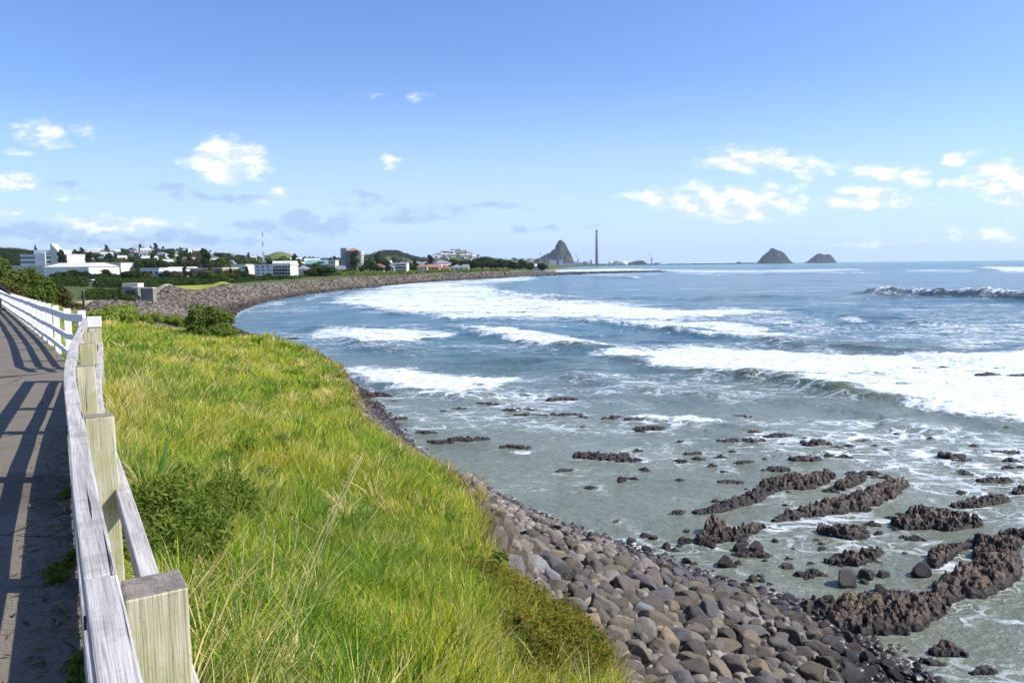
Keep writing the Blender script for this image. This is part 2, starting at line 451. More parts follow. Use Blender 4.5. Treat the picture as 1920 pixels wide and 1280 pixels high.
M_CLOTHN = plain('navy_cloth', (.016, .022, .06), (.011, .015, .045), 8, .9)
M_CLOTHD = plain('dark_cloth', (.05, .045, .03), (.03, .028, .02), 8, .9)
M_SKIN = plain('skin', (.50, .26, .18), (.44, .22, .15), 12, .5)
M_HAIR = plain('hair', (.05, .032, .02), (.03, .02, .012), 30, .6)
M_F_DARK = foliage('leaf_dark', (.018, .036, .012), (.075, .11, .032))
M_F_MID = foliage('leaf_mid', (.035, .060, .014), (.13, .17, .035))
M_F_OLIVE = foliage('leaf_olive', (.05, .055, .02), (.16, .14, .05), (.20, .13, .07))
M_F_SHRUB = foliage('leaf_shrub', (.07, .11, .018), (.30, .36, .07), None, 1.5)
M_F_NEAR = foliage('leaf_near', (.045, .08, .016), (.26, .33, .06), None, 5)
M_F_MOSS = foliage('leaf_moss', (.10, .105, .018), (.28, .25, .045), (.24, .12, .04), 4)
# ------------------------------------------------------------------ plan of the place
SH_PX = [(1900,1400),(1760,1292),(1500,1140),(1340,1090),(1180,1030),(1050,985),(930,930)]
shore = [np.array([40., -40.]), np.array([22., -6.])] + [G(x, y)[:2] for x, y in SH_PX]
shore += [np.array(p) for p in [(-3.9,31.0),(-6.9,40.0),(-12.0,55.0),(-22,74),(-36,96)]]
shore += [G(x, y)[:2] for x, y in [(427,603),(450,580),(500,565),(550,556),(600,548.5),(700,538),(775,531)]]
shore += [np.array(p) for p in [(-28.,425.),(20.,545.),(95,700.),(135,725),(90,745.),(55,800.),(75,1100.),(140,1700.),(300,2700.),(560,3600.),(820,4300.),(1050,4500),(1000,5200),(0,6500)]]
SHORE_LINE = smooth_poly(shore, 4)
SHORE = SHORE_LINE + [np.array([-9000., 6500.]), np.array([-9000., -40.])]
ED = [(1165,1292,4.25),(1080,1205,4.2),(1000,1148,4.2),(940,1060,4.15),(925,990,4.1),(880,915,4.2),(760,855,4.3),(690,795,4.3),(650,705,4.0),(600,664,3.6),(500,637,3.25),(425,626,2.95)]
edge = [np.array([4.8, -20., 0]), np.array([3.4, -2., 0]), np.array([2.3, 3.2, 0])] + [G(*e) for e in ED] + [np.array(p) for p in [(-17.5,37.5,0),(-24.,45.,0),(-34.,57.,0),(-46.,72.,0),(-70.,84.,0)]]
EDGE = smooth_poly([e[:2] for e in edge], 4)
PLAT = EDGE + [np.array([-200., 90.]), np.array([-200., -20.])]
# fence: inner rail top, photo position and drop
FN_PX = [(225,1280,.72),(174,1000,.72),(157,900,.72),(144,800,.72),(130,700,.73),(137,650,.735),(150,620,.74),(160,597,.745)]
FW_PX = [(157,589.5,.75),(124,587,.77),(91,576.8,.86),(50,563.6,.98),(22,554.7,1.10),(0,546.5,1.25)]
g0 = G(*FN_PX[0]); g1 = G(*FN_PX[1])
FNEAR = [g0 + (g0 - g1) * 1.6] + [G(*p) for p in FN_PX]
FWHITE = [G(*p) for p in FW_PX]; FWHITE.append(FWHITE[-1] + (FWHITE[-1] - FWHITE[-2]) * 1.0)
FLINE = [p[:2] for p in FNEAR[:-1]] + [p[:2] for p in FWHITE]
FLINE = [FLINE[0] + (FLINE[0] - FLINE[1]) * 6] + FLINE
EY = np.array([-20, 3, 7, 10, 14, 20, 27, 31, 34, 45, 60, 90.]); EZ = np.array([3.9, 3.8, 3.75, 3.85, 3.85, 3.75, 4.0, 4.4, 4.9, 4.9, 4.9, 4.6])
def zpath(y): return 6.36 - .011 * np.clip(y - 4, 0, 70)
BUMPS = [(-40,760,130,120,10),(30,830,110,150,9),(210,1150,140,300,21),(370,1300,120,300,19),(530,1500,34,160,20),(560,1700,150,400,13),(735,2100,48,300,26),(858,2500,50,350,44),
         (975,2700,60,500,22),(700,2300,150,500,12),(1120,4400,40,500,2),(316,146,26,10,1.75),(420,183,24,14,1.35),(262,128,16,6,.2)]
def land_far(x, y, ds):
    z = 3.35 * sstep(ds, -.5, 7.5 + 7 * sstep(y, 170, 110)) + .9 * sstep(ds, 8, 60) + 3.5 * sstep(ds, 60, 500)
    u = 960 + F * x / np.maximum(y, 1)
    for (bx, by, sx, sy, h) in BUMPS:
        z = z + h * np.exp(-((u - bx) / sx) ** 2 - ((y - by) / sy) ** 2) * sstep(ds, 4, 40 if by > 300 else 12)
    z = z - 3.2 * sstep(x + y * .02, 10, 60) * sstep(y, 500, 700)
    return np.where(ds < -.5, -1.5, z + sstep(ds, 10, 30) * .5 * vnoise(x * .05, y * .05))
def land_h(x, y, detail=True):
    x = np.asarray(x, float); y = np.asarray(y, float); shp = x.shape; x = x.ravel(); y = y.ravel()
    ds = sdist(x, y, SHORE); de = sdist(x, y, PLAT)
    fd, fs, _, _ = seg_dist(x, y, FLINE); sf = -fd * fs           # seaward side positive
    ze = np.interp(y, EY, EZ); zp = zpath(y)
    t = np.clip(sf / (sf + np.maximum(de, 0) + .01), 0, 1)
    top = np.where(sf > 0, zp - .12 + (ze - zp + .12) * t ** 1.15, zp - .05)
    if detail: top = top + sstep(sf, .3, 1.5) * .16 * fbm(x * .55, y * .55, oct=4, seed=3)
    # bushy bank left of the path, further along
    top = top + 1.2 * sstep(y, 48, 70) * sstep(-sf, -4, 6)
    tt = np.clip(ds / (ds - np.minimum(de, 0) + .01), 0, 1)
    out = np.where(tt > .88, 2.3 + (ze - 2.3) * (tt - .88) / .12, 2.3 * tt / .88)
    if detail: out = out + .12 * fbm(x * 1.3, y * 1.3, oct=3, seed=5) * sstep(ds, -1, 1)
    hd = np.where(de > 0, top, out)
    hd = np.where(ds < 0, np.maximum(.16 * ds, -3), hd)
    fm = sstep(y, 62, 98)
    lf = land_far(x, y, ds)
    z = np.where(y > 100, lf, np.maximum(hd * (1 - fm * (de < 0)), np.where(fm > 0, lf * fm + hd * (1 - fm), -9)))
    z = np.where((y <= 100) & (de > 0), np.maximum(hd, z), z)
    z = np.where((y <= 100) & (ds < 0), np.maximum(.16 * ds, -3), z)
    return z.reshape(shp)
def grid_faces(nr, nc):
    a = np.arange(nr * nc).reshape(nr, nc)
    return np.stack([a[:-1, :-1], a[:-1, 1:], a[1:, 1:], a[1:, :-1]], -1).reshape(-1, 4)
# near ground
gx = np.arange(-75, 24.01, .3); gy = np.concatenate([np.arange(-6, 40, .3), np.arange(40, 100.01, .6)])
X, Y = np.meshgrid(gx, gy); Z = land_h(X, Y)
de = sdist(X.ravel(), Y.ravel(), PLAT)
gpx, gpy = proj(np.stack([X.ravel(), Y.ravel(), Z.ravel()], -1))
grassy = sstep(de + .5 * fbm(X.ravel() * .8, Y.ravel() * .8, seed=8), -.4, .35)
_ds = sdist(X.ravel(), Y.ravel(), SHORE); dirt = sstep(_ds, 15.5, 17) * sstep(_ds, 20, 18.5) * sstep(Y.ravel(), 62, 80) * (de < 0); grassy = np.maximum(grassy, sstep(_ds, 15, 16) * sstep(Y.ravel(), 62, 80))
obj('headland', new_mesh('headland', np.stack([X.ravel(), Y.ravel(), Z.ravel()], -1), grid_faces(*X.shape), M_HEAD, True,
    {'grassy': grassy, 'dirt': dirt}), kind='structure')
# far land: fan-shaped sheet of even angular detail out to the hills
av = np.linspace(-1400, 520, 520); yv = np.concatenate([np.linspace(99.4, 400, 230), np.geomspace(402, 6400, 210)])
A, Y = np.meshgrid(av, yv); X = A / F * Y; Z = land_h(X, Y, False)
ds = sdist(X.ravel(), Y.ravel(), SHORE).reshape(X.shape)
U = 960 + A
lime = sstep(.42 * sstep(U, 255, 285) * sstep(U, 470, 440) * sstep(Y, 215, 195) + np.exp(-((U - 316) / 40) ** 2 - ((Y - 150) / 16) ** 2) + np.exp(-((U - 425) / 48) ** 2 - ((Y - 185) / 20) ** 2) + .7 * np.exp(-((U - 370) / 60) ** 2 - ((Y - 150) / 12) ** 2), .3, .5) + .35 * np.exp(-((U - 530) / 45) ** 2 - ((Y - 1480) / 180) ** 2)
wd_ = 7 * sstep(Y, 170, 110); grs = sstep(ds - wd_ + 2.2 * vnoise(X * .12, Y * .12), 7.5, 10.5)
dr = sstep(ds - wd_, 8, 9.5) * sstep(ds - wd_, 12.5, 11) * (Y < 150) + sstep(ds, 9, 11) * sstep(ds, 24, 14) * sstep(Y, 420, 520) * .8
obj('coast_land', new_mesh('coast_land', np.stack([X, Y, Z], -1).reshape(-1, 3), grid_faces(*X.shape), M_LAND, True,
    {'grassy': grs.ravel(), 'lime': np.clip(lime, 0, 1).ravel(), 'dirt': dr.ravel()}), kind='structure')
# asphalt path on the landward side of the fence
FP = smooth_poly(FLINE, 5); vs, fs_ = [], []
offs = np.array([-.02, .5, 1.2, 2.2, 3.4, 4.2])
for i, p in enumerate(FP):
    d = FP[min(i + 1, len(FP) - 1)] - FP[max(i - 1, 0)]; d = d / np.linalg.norm(d); nl = np.array([-d[1], d[0]])
    for o_ in offs:
        q = p + nl * o_; vs.append((q[0], q[1], float(zpath(q[1])) + .012))
obj('footpath', new_mesh('footpath', np.array(vs), grid_faces(len(FP), len(offs))[:, ::-1].copy(), M_ASPH, True), kind='structure')

# ------------------------------------------------------------------ sea
def py_mid(p): return sum(q[1] for q in p) / len(p)
CR = []   # crest: photo points, height, front width, back width, foam at the crest
def crest(pts, h, wf, wb, foam=0.0, ends=.15): CR.append((pts, h, wf, wb, foam, ends))
crest([(1640,556),(1700,554),(1760,556),(1820,557),(1920,562),(2020,566)], 3.1, 2.6, 8, 1.0, .12)
crest([(1240,565),(1400,558),(1560,560),(1700,554)], .6, 5, 10, 0)
crest([(1000,559),(1100,563),(1250,558)], .35, 4, 8, 0)
crest([(1560,590),(1640,601),(1720,606),(1800,612)], .7, 2.5, 7, 0)
crest([(1585,598),(1600,603),(1615,607)], .6, 1.2, 2, .9)
crest([(1050,598),(1130,604),(1210,614),(1300,627),(1380,634),(1450,643)], 1.0, 1.4, 6, .9)
crest([(1400,636),(1450,642),(1520,650),(1580,655),(1640,659),(1700,662),(1760,672),(1850,683),(1920,694)], 1.0, 1.6, 6, .25)
crest([(1100,664),(1200,687),(1300,701),(1380,710),(1440,714),(1560,738),(1650,752),(1730,763),(1800,778),(1920,800)], .75, 1.0, 7, .35)
crest([(1380,712),(1450,716),(1520,728),(1620,748)], .5, 1.5, 3, 0)
crest([(925,546),(955,554),(1040,560),(1090,562)], 1.1, 2.0, 7, 1.0)
crest([(990,570),(1040,579),(1090,580)], .7, 2, 5, .6)
crest([(575,613),(600,618),(640,630),(680,648),(710,655)], .8, 1.6, 6, .35)
crest([(640,652),(700,656),(740,664)], .6, 1.6, 4, 0)
crest([(850,611),(900,622),(930,634),(1000,645),(1060,650),(1160,652)], .8, 1.5, 5, .85)
crest([(1010,652),(1060,655),(1140,660),(1200,664)], .6, 1.2, 4, 0)
crest([(640,697),(700,720),(760,733),(820,742),(880,746),(930,742),(980,738)], .6, .9, 4, .8)
crest([(900,672),(1000,676),(1100,690),(1180,700)], .35, 1.5, 4, 0)
crest([(1020,704),(1080,709),(1130,716),(1180,728),(1240,737),(1320,742),(1400,748)], .45, .8, 3, 0)
crest([(1400,748),(1500,758),(1600,768),(1680,782)], .45, .9, 3, 0)
crest([(1160,784),(1280,788),(1380,801),(1480,812),(1540,820)], .22, .5, 2.0, .45)
crest([(1640,800),(1720,808),(1790,818)], .35, .8, 2.5, 0)
crest([(600,570),(680,577),(760,590),(850,597),(960,600),(1080,599)], .5, 1.5, 7, .5)
crest([(1380,516),(1600,512),(1640,513)], 1.0, 5, 20, .9); crest([(1250,513),(1340,516),(1440,514)], .8, 5, 18, .8)
crest([(1720,507),(1800,508)], .8, 6, 20, .8); crest([(1830,502),(1870,506),(1940,510)], 1.6, 8, 30, 1.0)
crest([(985,527),(1080,521),(1160,522),(1230,519)], .6, 4, 14, .4); crest([(1130,520),(1200,522)], .9, 5, 14, .8)
crest([(1500,527),(1700,530),(1900,528)], .5, 8, 20, 0)
crest([(900,846),(980,842)], .0, .5, 1, .2)
# foam fields: photo polygon, strength, softness
FO = [
 ([(598,568),(640,549),(710,540),(770,536),(830,531),(920,533),(950,548),(1050,557),(1110,562),(1240,574),(1420,580),(1500,590),(1300,600),(1060,600),(1000,603),(850,600),(760,591),(690,578)], .80, 9),
 ([(700,531),(860,524),(1000,517),(1010,526),(860,537),(720,545)], .68, 4),
 ([(1055,597),(1200,594),(1330,600),(1480,620),(1560,640),(1450,642),(1300,628),(1210,613),(1120,604)], .78, 7),
 ([(1098,662),(1160,652),(1300,646),(1450,652),(1600,664),(1720,672),(1800,664),(2080,640),(2080,803),(1800,780),(1700,762),(1560,738),(1440,716),(1300,700),(1200,686)], .92, 9),
 ([(1540,662),(1700,668),(2080,700),(2080,780),(1800,770),(1620,740)], .95, 14),
 ([(560,628),(620,614),(740,614),(860,622),(840,634),(740,644),(690,652),(650,640),(600,636)], .80, 6),
 ([(850,610),(960,612),(1100,640),(1200,652),(1330,650),(1160,654),(1000,648),(930,640)], .80, 6),
 ([(640,684),(700,684),(800,690),(930,700),(1000,704),(980,722),(930,742),(860,746),(780,738),(700,720),(645,702)], .82, 8),
 ([(1000,690),(1160,700),(1280,720),(1200,728),(1060,712)], .34, 10),
 ([(1340,800),(1400,770),(1600,770),(2080,800),(2080,1000),(1700,900),(1560,870),(1450,850)], .46, 20),
 ([(1640,840),(1780,800),(2080,810),(2080,930),(1780,900)], .50, 20),
 ([(1160,778),(1300,780),(1420,792),(1550,815),(1500,830),(1350,806),(1200,796)], .55, 6),
 ([(1040,741),(1200,745),(1300,760),(1180,790),(1000,800),(900,780)], .24, 16),
 ([(860,740),(1000,730),(1120,745),(1060,768),(920,768)], .36, 8),
 ([(1620,900),(1780,880),(2080,930),(2080,1010),(1700,950)], .36, 20),
 ([(1400,880),(1640,870),(1700,920),(1640,980),(1500,1010),(1430,960)], .30, 14),
 ([(1560,970),(1700,960),(1780,1010),(1650,1040),(1560,1030)], .30, 12),
 ([(1080,830),(1250,835),(1400,850),(1380,880),(1200,880),(1050,860)], .27, 12),
 ([(940,846),(1010,846),(990,856),(930,852)], .42, 5),
 ([(1700,600),(2080,600),(2080,645),(1800,660),(1600,640)], .46, 12),
 ([(1300,585),(1500,590),(1650,620),(1640,645),(1480,622),(1350,600)], .36, 8),
 ([(1600,575),(2080,575),(2080,600),(1700,598)], .30, 6),
 ([(420,605),(440,585),(500,567),(560,560),(600,550),(640,543),(650,548),(560,566),(480,580),(440,600),(432,612)], .45, 4),
 ([(1030,506),(1150,503),(1230,504),(1230,508),(1140,509),(1040,510)], .95, 2),
 ([(1230,504),(1400,506),(1600,503),(1640,506),(1500,511),(1300,512),(1230,509)], .62, 2),
 ([(1840,499),(2080,500),(2080,512),(1880,511)], .8, 3),
 ([(1690,504),(1830,504),(1830,511),(1700,511)], .4, 3),
 ([(1100,512),(1240,511),(1240,516),(1100,518)], .4, 3),
 ([(1795,1155),(1812,1165),(1850,1180),(1843,1186),(1812,1176)], .78, 4),
 ([(1850,1160),(2080,1170),(2080,1182),(1860,1172)], .42, 5),
 ([(1690,1250),(1780,1250),(1900,1230),(1900,1280),(1700,1290)], .25, 12),
 ([(870,905),(930,930),(1050,975),(1180,1020),(1260,1050),(1180,1040),(1040,995),(920,945)], .30, 8),
 ([(740,846),(800,865),(880,895),(860,905),(780,870)], .35, 6)]
NC = 1150
us = np.linspace(-1250, 1250, NC)
# depth rows: even steps in the picture near, coarser beyond
vv = np.concatenate([np.linspace(960, 30, 900), np.geomspace(29.5, 1.0, 190)[:]])
yr = F * CAM_Z / vv; yr[-1] = 12500
US, YR = np.meshgrid(us, yr); SX = (US / F * YR).ravel(); SY = YR.ravel()
spx, spy = proj(np.stack([SX, SY, np.zeros_like(SX)], -1))
dsh = -sdist(SX, SY, SHORE_LINE + [np.array([-9000., 6500.]), np.array([-9000., -40.])])
foam = np.zeros_like(SX); z = np.zeros_like(SX); rowstep = np.abs(np.gradient(yr))[:, None].repeat(NC, 1).ravel()
for poly, s_, soft in FO:
    xs = [p[0] for p in poly]; ysx = [p[1] for p in poly]
    m = (spx > min(xs) - 60) & (spx < max(xs) + 60) & (spy > min(ysx) - 30) & (spy < max(ysx) + 30)
    # edges measured across the wave direction (depth exaggerated as water looks on the ground plan)
    wpx = spx[m] + 16 * fbm(SX[m] * .12, SY[m] * .12, oct=4, seed=21); wpy = spy[m] + (soft * .9) * fbm(SX[m] * .10, SY[m] * .18, oct=4, seed=22)
    d = sdist(wpx * .3, wpy, [(p[0] * .3, p[1]) for p in poly])
    foam[m] = np.maximum(foam[m], s_ * sstep(d, -soft * .5, soft))
cover = np.zeros_like(SX)
for pts, h, wf, wb, fo, ends in CR:
    wp = [G(*p)[:2] for p in pts]; L = sum(np.linalg.norm(wp[i + 1] - wp[i]) for i in range(len(wp) - 1))
    xs = [p[0] for p in pts]; ysx = [p[1] for p in pts]
    m = (spx > min(xs) - 160) & (spx < max(xs) + 160) & (spy > min(ysx) - 45) & (spy < max(ysx) + 45)
    x_, y_ = SX[m], SY[m]
    wx = x_ + .5 * wf * fbm(x_ * .35 / max(wf, .5), y_ * .35 / max(wf, .5), oct=3, seed=31); wy = y_ + .9 * wf * fbm(x_ * .35 / max(wf, .5), y_ * .35 / max(wf, .5), oct=3, seed=32)
    d, side, par, _ = seg_dist(wx, wy, wp)
    # seaward = left of a left-to-right line in the plan
    s = d * side; t = par / L
    # distance past the line's ends fades the wave out
    end = np.minimum(sstep(t, 0, ends), sstep(1 - t, 0, ends)) if ends else 1
    var = .8 + .35 * fbm(par / (6 + wb), np.zeros_like(par), oct=3, seed=int(h * 77) + len(pts))
    w_ = np.maximum(np.where(s > 0, wb, wf), rowstep[m] * 1.2)
    prof = np.exp(-(s / w_) ** 2)
    z[m] += h * (.8 if py_mid(pts) < 600 else .62) * prof * end * var
    if fo:
        fr = np.where(s > 0, np.exp(-(s / (wb * .55)) ** 2), np.exp(-(s / (wf * (.9 if fo > .7 and h < 2 else .42))) ** 2))
        foam[m] = np.maximum(foam[m], fo * 1.05 * fr * end * np.clip(.75 + .6 * fbm(par * .35, s * .8, oct=3, seed=41), 0, 1.3))
        z[m] += .22 * h * fo * fr * end * fbm(x_ * 1.6 / (wf * .6 + .5), y_ * 1.6 / (wf * .6 + .5), oct=4, seed=43)
deep = sstep(dsh, 3, 60); fade = np.clip(1 / (1 + rowstep * .25), 0, 1)
sw = .10 * fbm(SX * .035 + SY * .012, SY * .11, oct=4, seed=51)
chop = .13 * fbm(SX * .45, SY * .9, oct=4, seed=52); rip = .022 * fbm(SX * 1.8, SY * 2.6, oct=3, seed=53)
cl = sstep(dsh, -.5, 8) * .8 + .2
cp2 = .24 * (.5 - np.abs(fbm(SX * .055 + 3 * fbm(SX * .01, SY * .01, seed=58), SY * .20, oct=4, seed=59, gain=.55)) * 2) * sstep(SY, 18, 60) * np.clip(1.4 / (1 + rowstep * .12), 0, 1)
z += cp2 * cl + sw * deep * 1.2 + (chop * (.35 + .65 * deep) * cl + rip) * fade
z += sstep(foam, .55, .95) * .09 * fbm(SX * .9, SY * 1.4, oct=5, seed=57, gain=.62) * np.clip(fade * 1.6, 0, 1)
# large broken patches of foam inside the general field
foam *= np.clip(1.0 + .34 * fbm(SX * .06, SY * .16, oct=5, seed=61) + .30 * fbm(SX * .022, SY * .16, oct=5, seed=66, gain=.6) * sstep(SY, 25, 60), 0, 1.25)
foam = np.maximum(foam, .30 * sstep(fbm(SX * .05, SY * .16, oct=5, seed=62), -.02, .35) * sstep(SY, 20, 40) * sstep(SY, 400, 200))
blue = sstep(SY + 12 * fbm(SX * .03, SY * .03, seed=63), 24, 95)
far = sstep(SY, 250, 1500)
SEA_H = (SX, SY)
def f_sea(t):
    p = gpos(t); fo = attr(t, 'foam'); bl = attr(t, 'blue'); fr = attr(t, 'far')
    cst = t.scl(p, (.62, 1.0, 1.0))
    n1 = t.noise(cst, .55, 6, .62, .6); n2 = t.noise(cst, 2.6, 5, .65, .3); n3 = t.noise(t.scl(p, (.08, .2, .2)), 1.0, 7, .7)
    wv = t.n('ShaderNodeTexNoise'); t.link(cst, wv.inputs['Vector']); wv.inputs['Scale'].default_value = .9; wv.inputs['Detail'].default_value = 4
    wpos = t.vmath('ADD', cst, t.vmath('SCALE', t.vmath('SUBTRACT', wv.outputs['Color'], (.5, .5, .5)), 1.5))
    e1 = t.voro(wpos, .85); e2 = t.voro(wpos, 2.3)
    lw = t.math('MULTIPLY', fo, .15)
    lace1 = t.rng(t.math('SUBTRACT', e1, lw), .036, -.012); lace2 = t.rng(t.math('SUBTRACT', e2, t.math('MULTIPLY', fo, .11)), .036, -.02)
    gate = t.math('MULTIPLY', t.rng(fo, .10, .42), t.rng(n1, .38, .56))
    lace = t.math('MULTIPLY', t.math('MAXIMUM', lace1, t.math('MULTIPLY', lace2, .75)), gate)
    mixn = t.math('ADD', t.math('MULTIPLY', t.math('SUBTRACT', n1, .5), 1.15), t.math('MULTIPLY', t.math('SUBTRACT', n2, .5), 1.15))
    mixn = t.math('ADD', mixn, t.math('MULTIPLY', t.math('SUBTRACT', n3, .5), .7))
    solid = t.rng(t.math('ADD', fo, mixn), .52, .78)
    fleck = t.math('MULTIPLY', t.rng(t.noise(cst, 7.5, 4, .7), .73, .78), t.math('MULTIPLY', t.rng(n3, .44, .56), t.rng(fr, .1, .0)))
    sk = t.noise(t.vmath('ADD', t.scl(p, (.13, .42, 1)), t.vmath('SCALE', wv.outputs['Color'], .25)), 1.0, 7, .62)
    sk2 = t.noise(t.scl(p, (.03, .09, 1)), 1.0, 3, .6)
    sk = t.math('MULTIPLY', t.rng(t.math('ABSOLUTE', t.math('SUBTRACT', sk, .5)), .016, .002), t.math('MULTIPLY', t.rng(sk2, .46, .62), t.rng(t.noise(cst, 1.6, 4, .7), .42, .62)))
    solid = t.math('MAXIMUM', solid, t.math('MULTIPLY', sk, .85))
    fm = t.math('MAXIMUM', t.math('MAXIMUM', solid, t.math('MULTIPLY', lace, .88)), t.math('MULTIPLY', fleck, .7))
    nz = t.noise(p, .09, 5, .6)
    near = t.mix(t.rng(nz, .35, .65), (.140, .158, .112), (.205, .222, .168))
    mid = t.mix(t.rng(nz, .35, .65), (.048, .125, .165), (.078, .165, .200))
    c = t.mix(bl, near, mid); c = t.mix(fr, c, (.022, .150, .175))
    z_ = attr(t, 'lift'); c = t.mix(t.math('MULTIPLY', t.rng(z_, .12, .6), t.rng(fr, .8, 0)), c, t.mix(bl, (.115, .135, .055), (.030, .050, .042)))
    nb = t.noise(t.scl(p, (1.0, 1.5, 1)), 1.7, 6, .62); nb2 = t.noise(p, 9, 4, .6); nb3 = t.noise(t.scl(p, (.10, .26, 1)), 1.0, 7, .68)
    h = t.math('ADD', t.math('MULTIPLY', nb, t.rng(bl, 0, 1, .24, .46)), t.math('ADD', t.math('MULTIPLY', nb2, .022), t.math('MULTIPLY', nb3, t.rng(fr, 0, .6, .5, 4.0))))
    h = t.math('ADD', h, t.math('MULTIPLY', fm, .08))
    bn = bump(t, h, 1.0, .62)
    wat = princ(t, c, .16, bn, .5, IOR=1.33)
    fcol = t.mix(t.rng(n2, .3, .7), (.46, .54, .62), (.84, .86, .86))
    foa = princ(t, fcol, .85, bn, .1)
    m = t.n('ShaderNodeMixShader'); t.link(fm, m.inputs[0]); t.link(wat, m.inputs[1]); t.link(foa, m.inputs[2]); return m.outputs[0]
M_SEA = mat('sea_water', f_sea)
# foam that collects round the reef rocks is added once the rocks are known
SEA_DATA = dict(SX=SX, SY=SY, z=z, foam=foam, blue=blue, far=far, dsh=dsh)
# ------------------------------------------------------------------ rocks
import bmesh
_ico = {}
def ico(sub):
    if sub not in _ico:
        bm = bmesh.new(); bmesh.ops.create_icosphere(bm, subdivisions=sub, radius=1.0)
        v = np.array([p.co[:] for p in bm.verts]); f = np.array([[q.index for q in p.verts] for p in bm.faces]); bm.free(); _ico[sub] = (v, f)
    return _ico[sub]
def boulder_mesh(seed, sub=4, mat_=None):
    v, f = ico(sub); r = np.random.default_rng(seed)
    # worn block: clip the sphere by a few random planes, then soften with noise
    p = v.copy()
    for k in range(8):
        n = r.normal(size=3); n /= np.linalg.norm(n); h = r.uniform(.52, .84)
        d = p @ n; over = np.maximum(d - h, 0); p = p - np.outer(over * .90, n)
    s = 1 + .12 * fbm(p[:, 0] * 1.3, p[:, 1] * 1.3, p[:, 2] * 1.3, 4, seed) + .055 * fbm(p[:, 0] * 5, p[:, 1] * 5, p[:, 2] * 5, 4, seed + 5)
    p = p * s[:, None]; p -= p.mean(0)
    return new_mesh('boulder', p, f.copy(), mat_, True), p, f
def reef_mesh(pts, wid, hei, jag=.5, sub=6, seed=0, spire=1.0):
    """a jagged outcrop laid along a ground line. pts world points (x,y); wid, hei per point"""
    v, f = ico(sub); pts = np.array([p[:2] for p in pts]); L = np.r_[0, np.cumsum(np.linalg.norm(np.diff(pts, axis=0), axis=1))]
    t = (v[:, 0] + 1) / 2 * L[-1]
    X = np.interp(t, L, pts[:, 0]); Y = np.interp(t, L, pts[:, 1]); W = np.interp(t, L, wid); H = np.interp(t, L, hei)
    d = np.stack([np.gradient(np.interp(np.linspace(0, L[-1], 50), L, pts[:, k])) for k in (0, 1)], 1); d /= np.linalg.norm(d, axis=1)[:, None] + 1e-9
    ii = np.clip((t / L[-1] * 49).astype(int), 0, 49); nx, ny = -d[ii, 1], d[ii, 0]
    rad = np.sqrt(np.clip(1 - v[:, 0] ** 2, 0, 1)); cy = v[:, 1] / np.maximum(rad, .02); cz = v[:, 2] / np.maximum(rad, .02)
    full = np.clip(1 - np.abs(v[:, 0]) ** 4, 0, 1) ** .5          # blunter ends
    bx = X + nx * cy * W * full; by = Y + ny * cy * W * full
    up = np.sign(cz) * np.abs(cz) ** .7
    bz = np.where(up > 0, up * H * full, up * .5)
    sc_ = 1.0 / max(np.mean(wid), .25)
    q = (bx * sc_ * .9, by * sc_ * .9, bz * sc_ * 1.3)
    big = fbm(*q, oct=3, seed=seed); rid = 1 - 2 * np.abs(fbm(q[0] * 2.1, q[1] * 2.1, q[2] * 2.1, 4, seed + 9)); fine = .9 * (.42 - 2 * np.abs(fbm(bx * 3.6, by * 3.6, bz * 3.6, 5, seed + 19, gain=.6)))
    amp = jag * np.mean(wid)
    hh = np.clip(up, 0, 1)
    sp2 = np.clip(1 - 1.6 * np.abs(fbm(bx * 2.4, by * 2.4, bz * 0, 4, seed + 29, gain=.6)) * 2, 0, 1) ** 2
    bz = bz + hh * (amp * (.9 * big + .55 * rid * spire) + .13 * min(1, np.mean(wid) * 2) * (sp2 - .25) * spire) + fine * .24 * min(1, np.mean(wid) * 1.6)
    off = amp * .55 * (big + .6 * rid) + fine * .20
    bx = bx + nx * cy * off; by = by + ny * cy * off
    return np.stack([bx, by, bz], -1), f
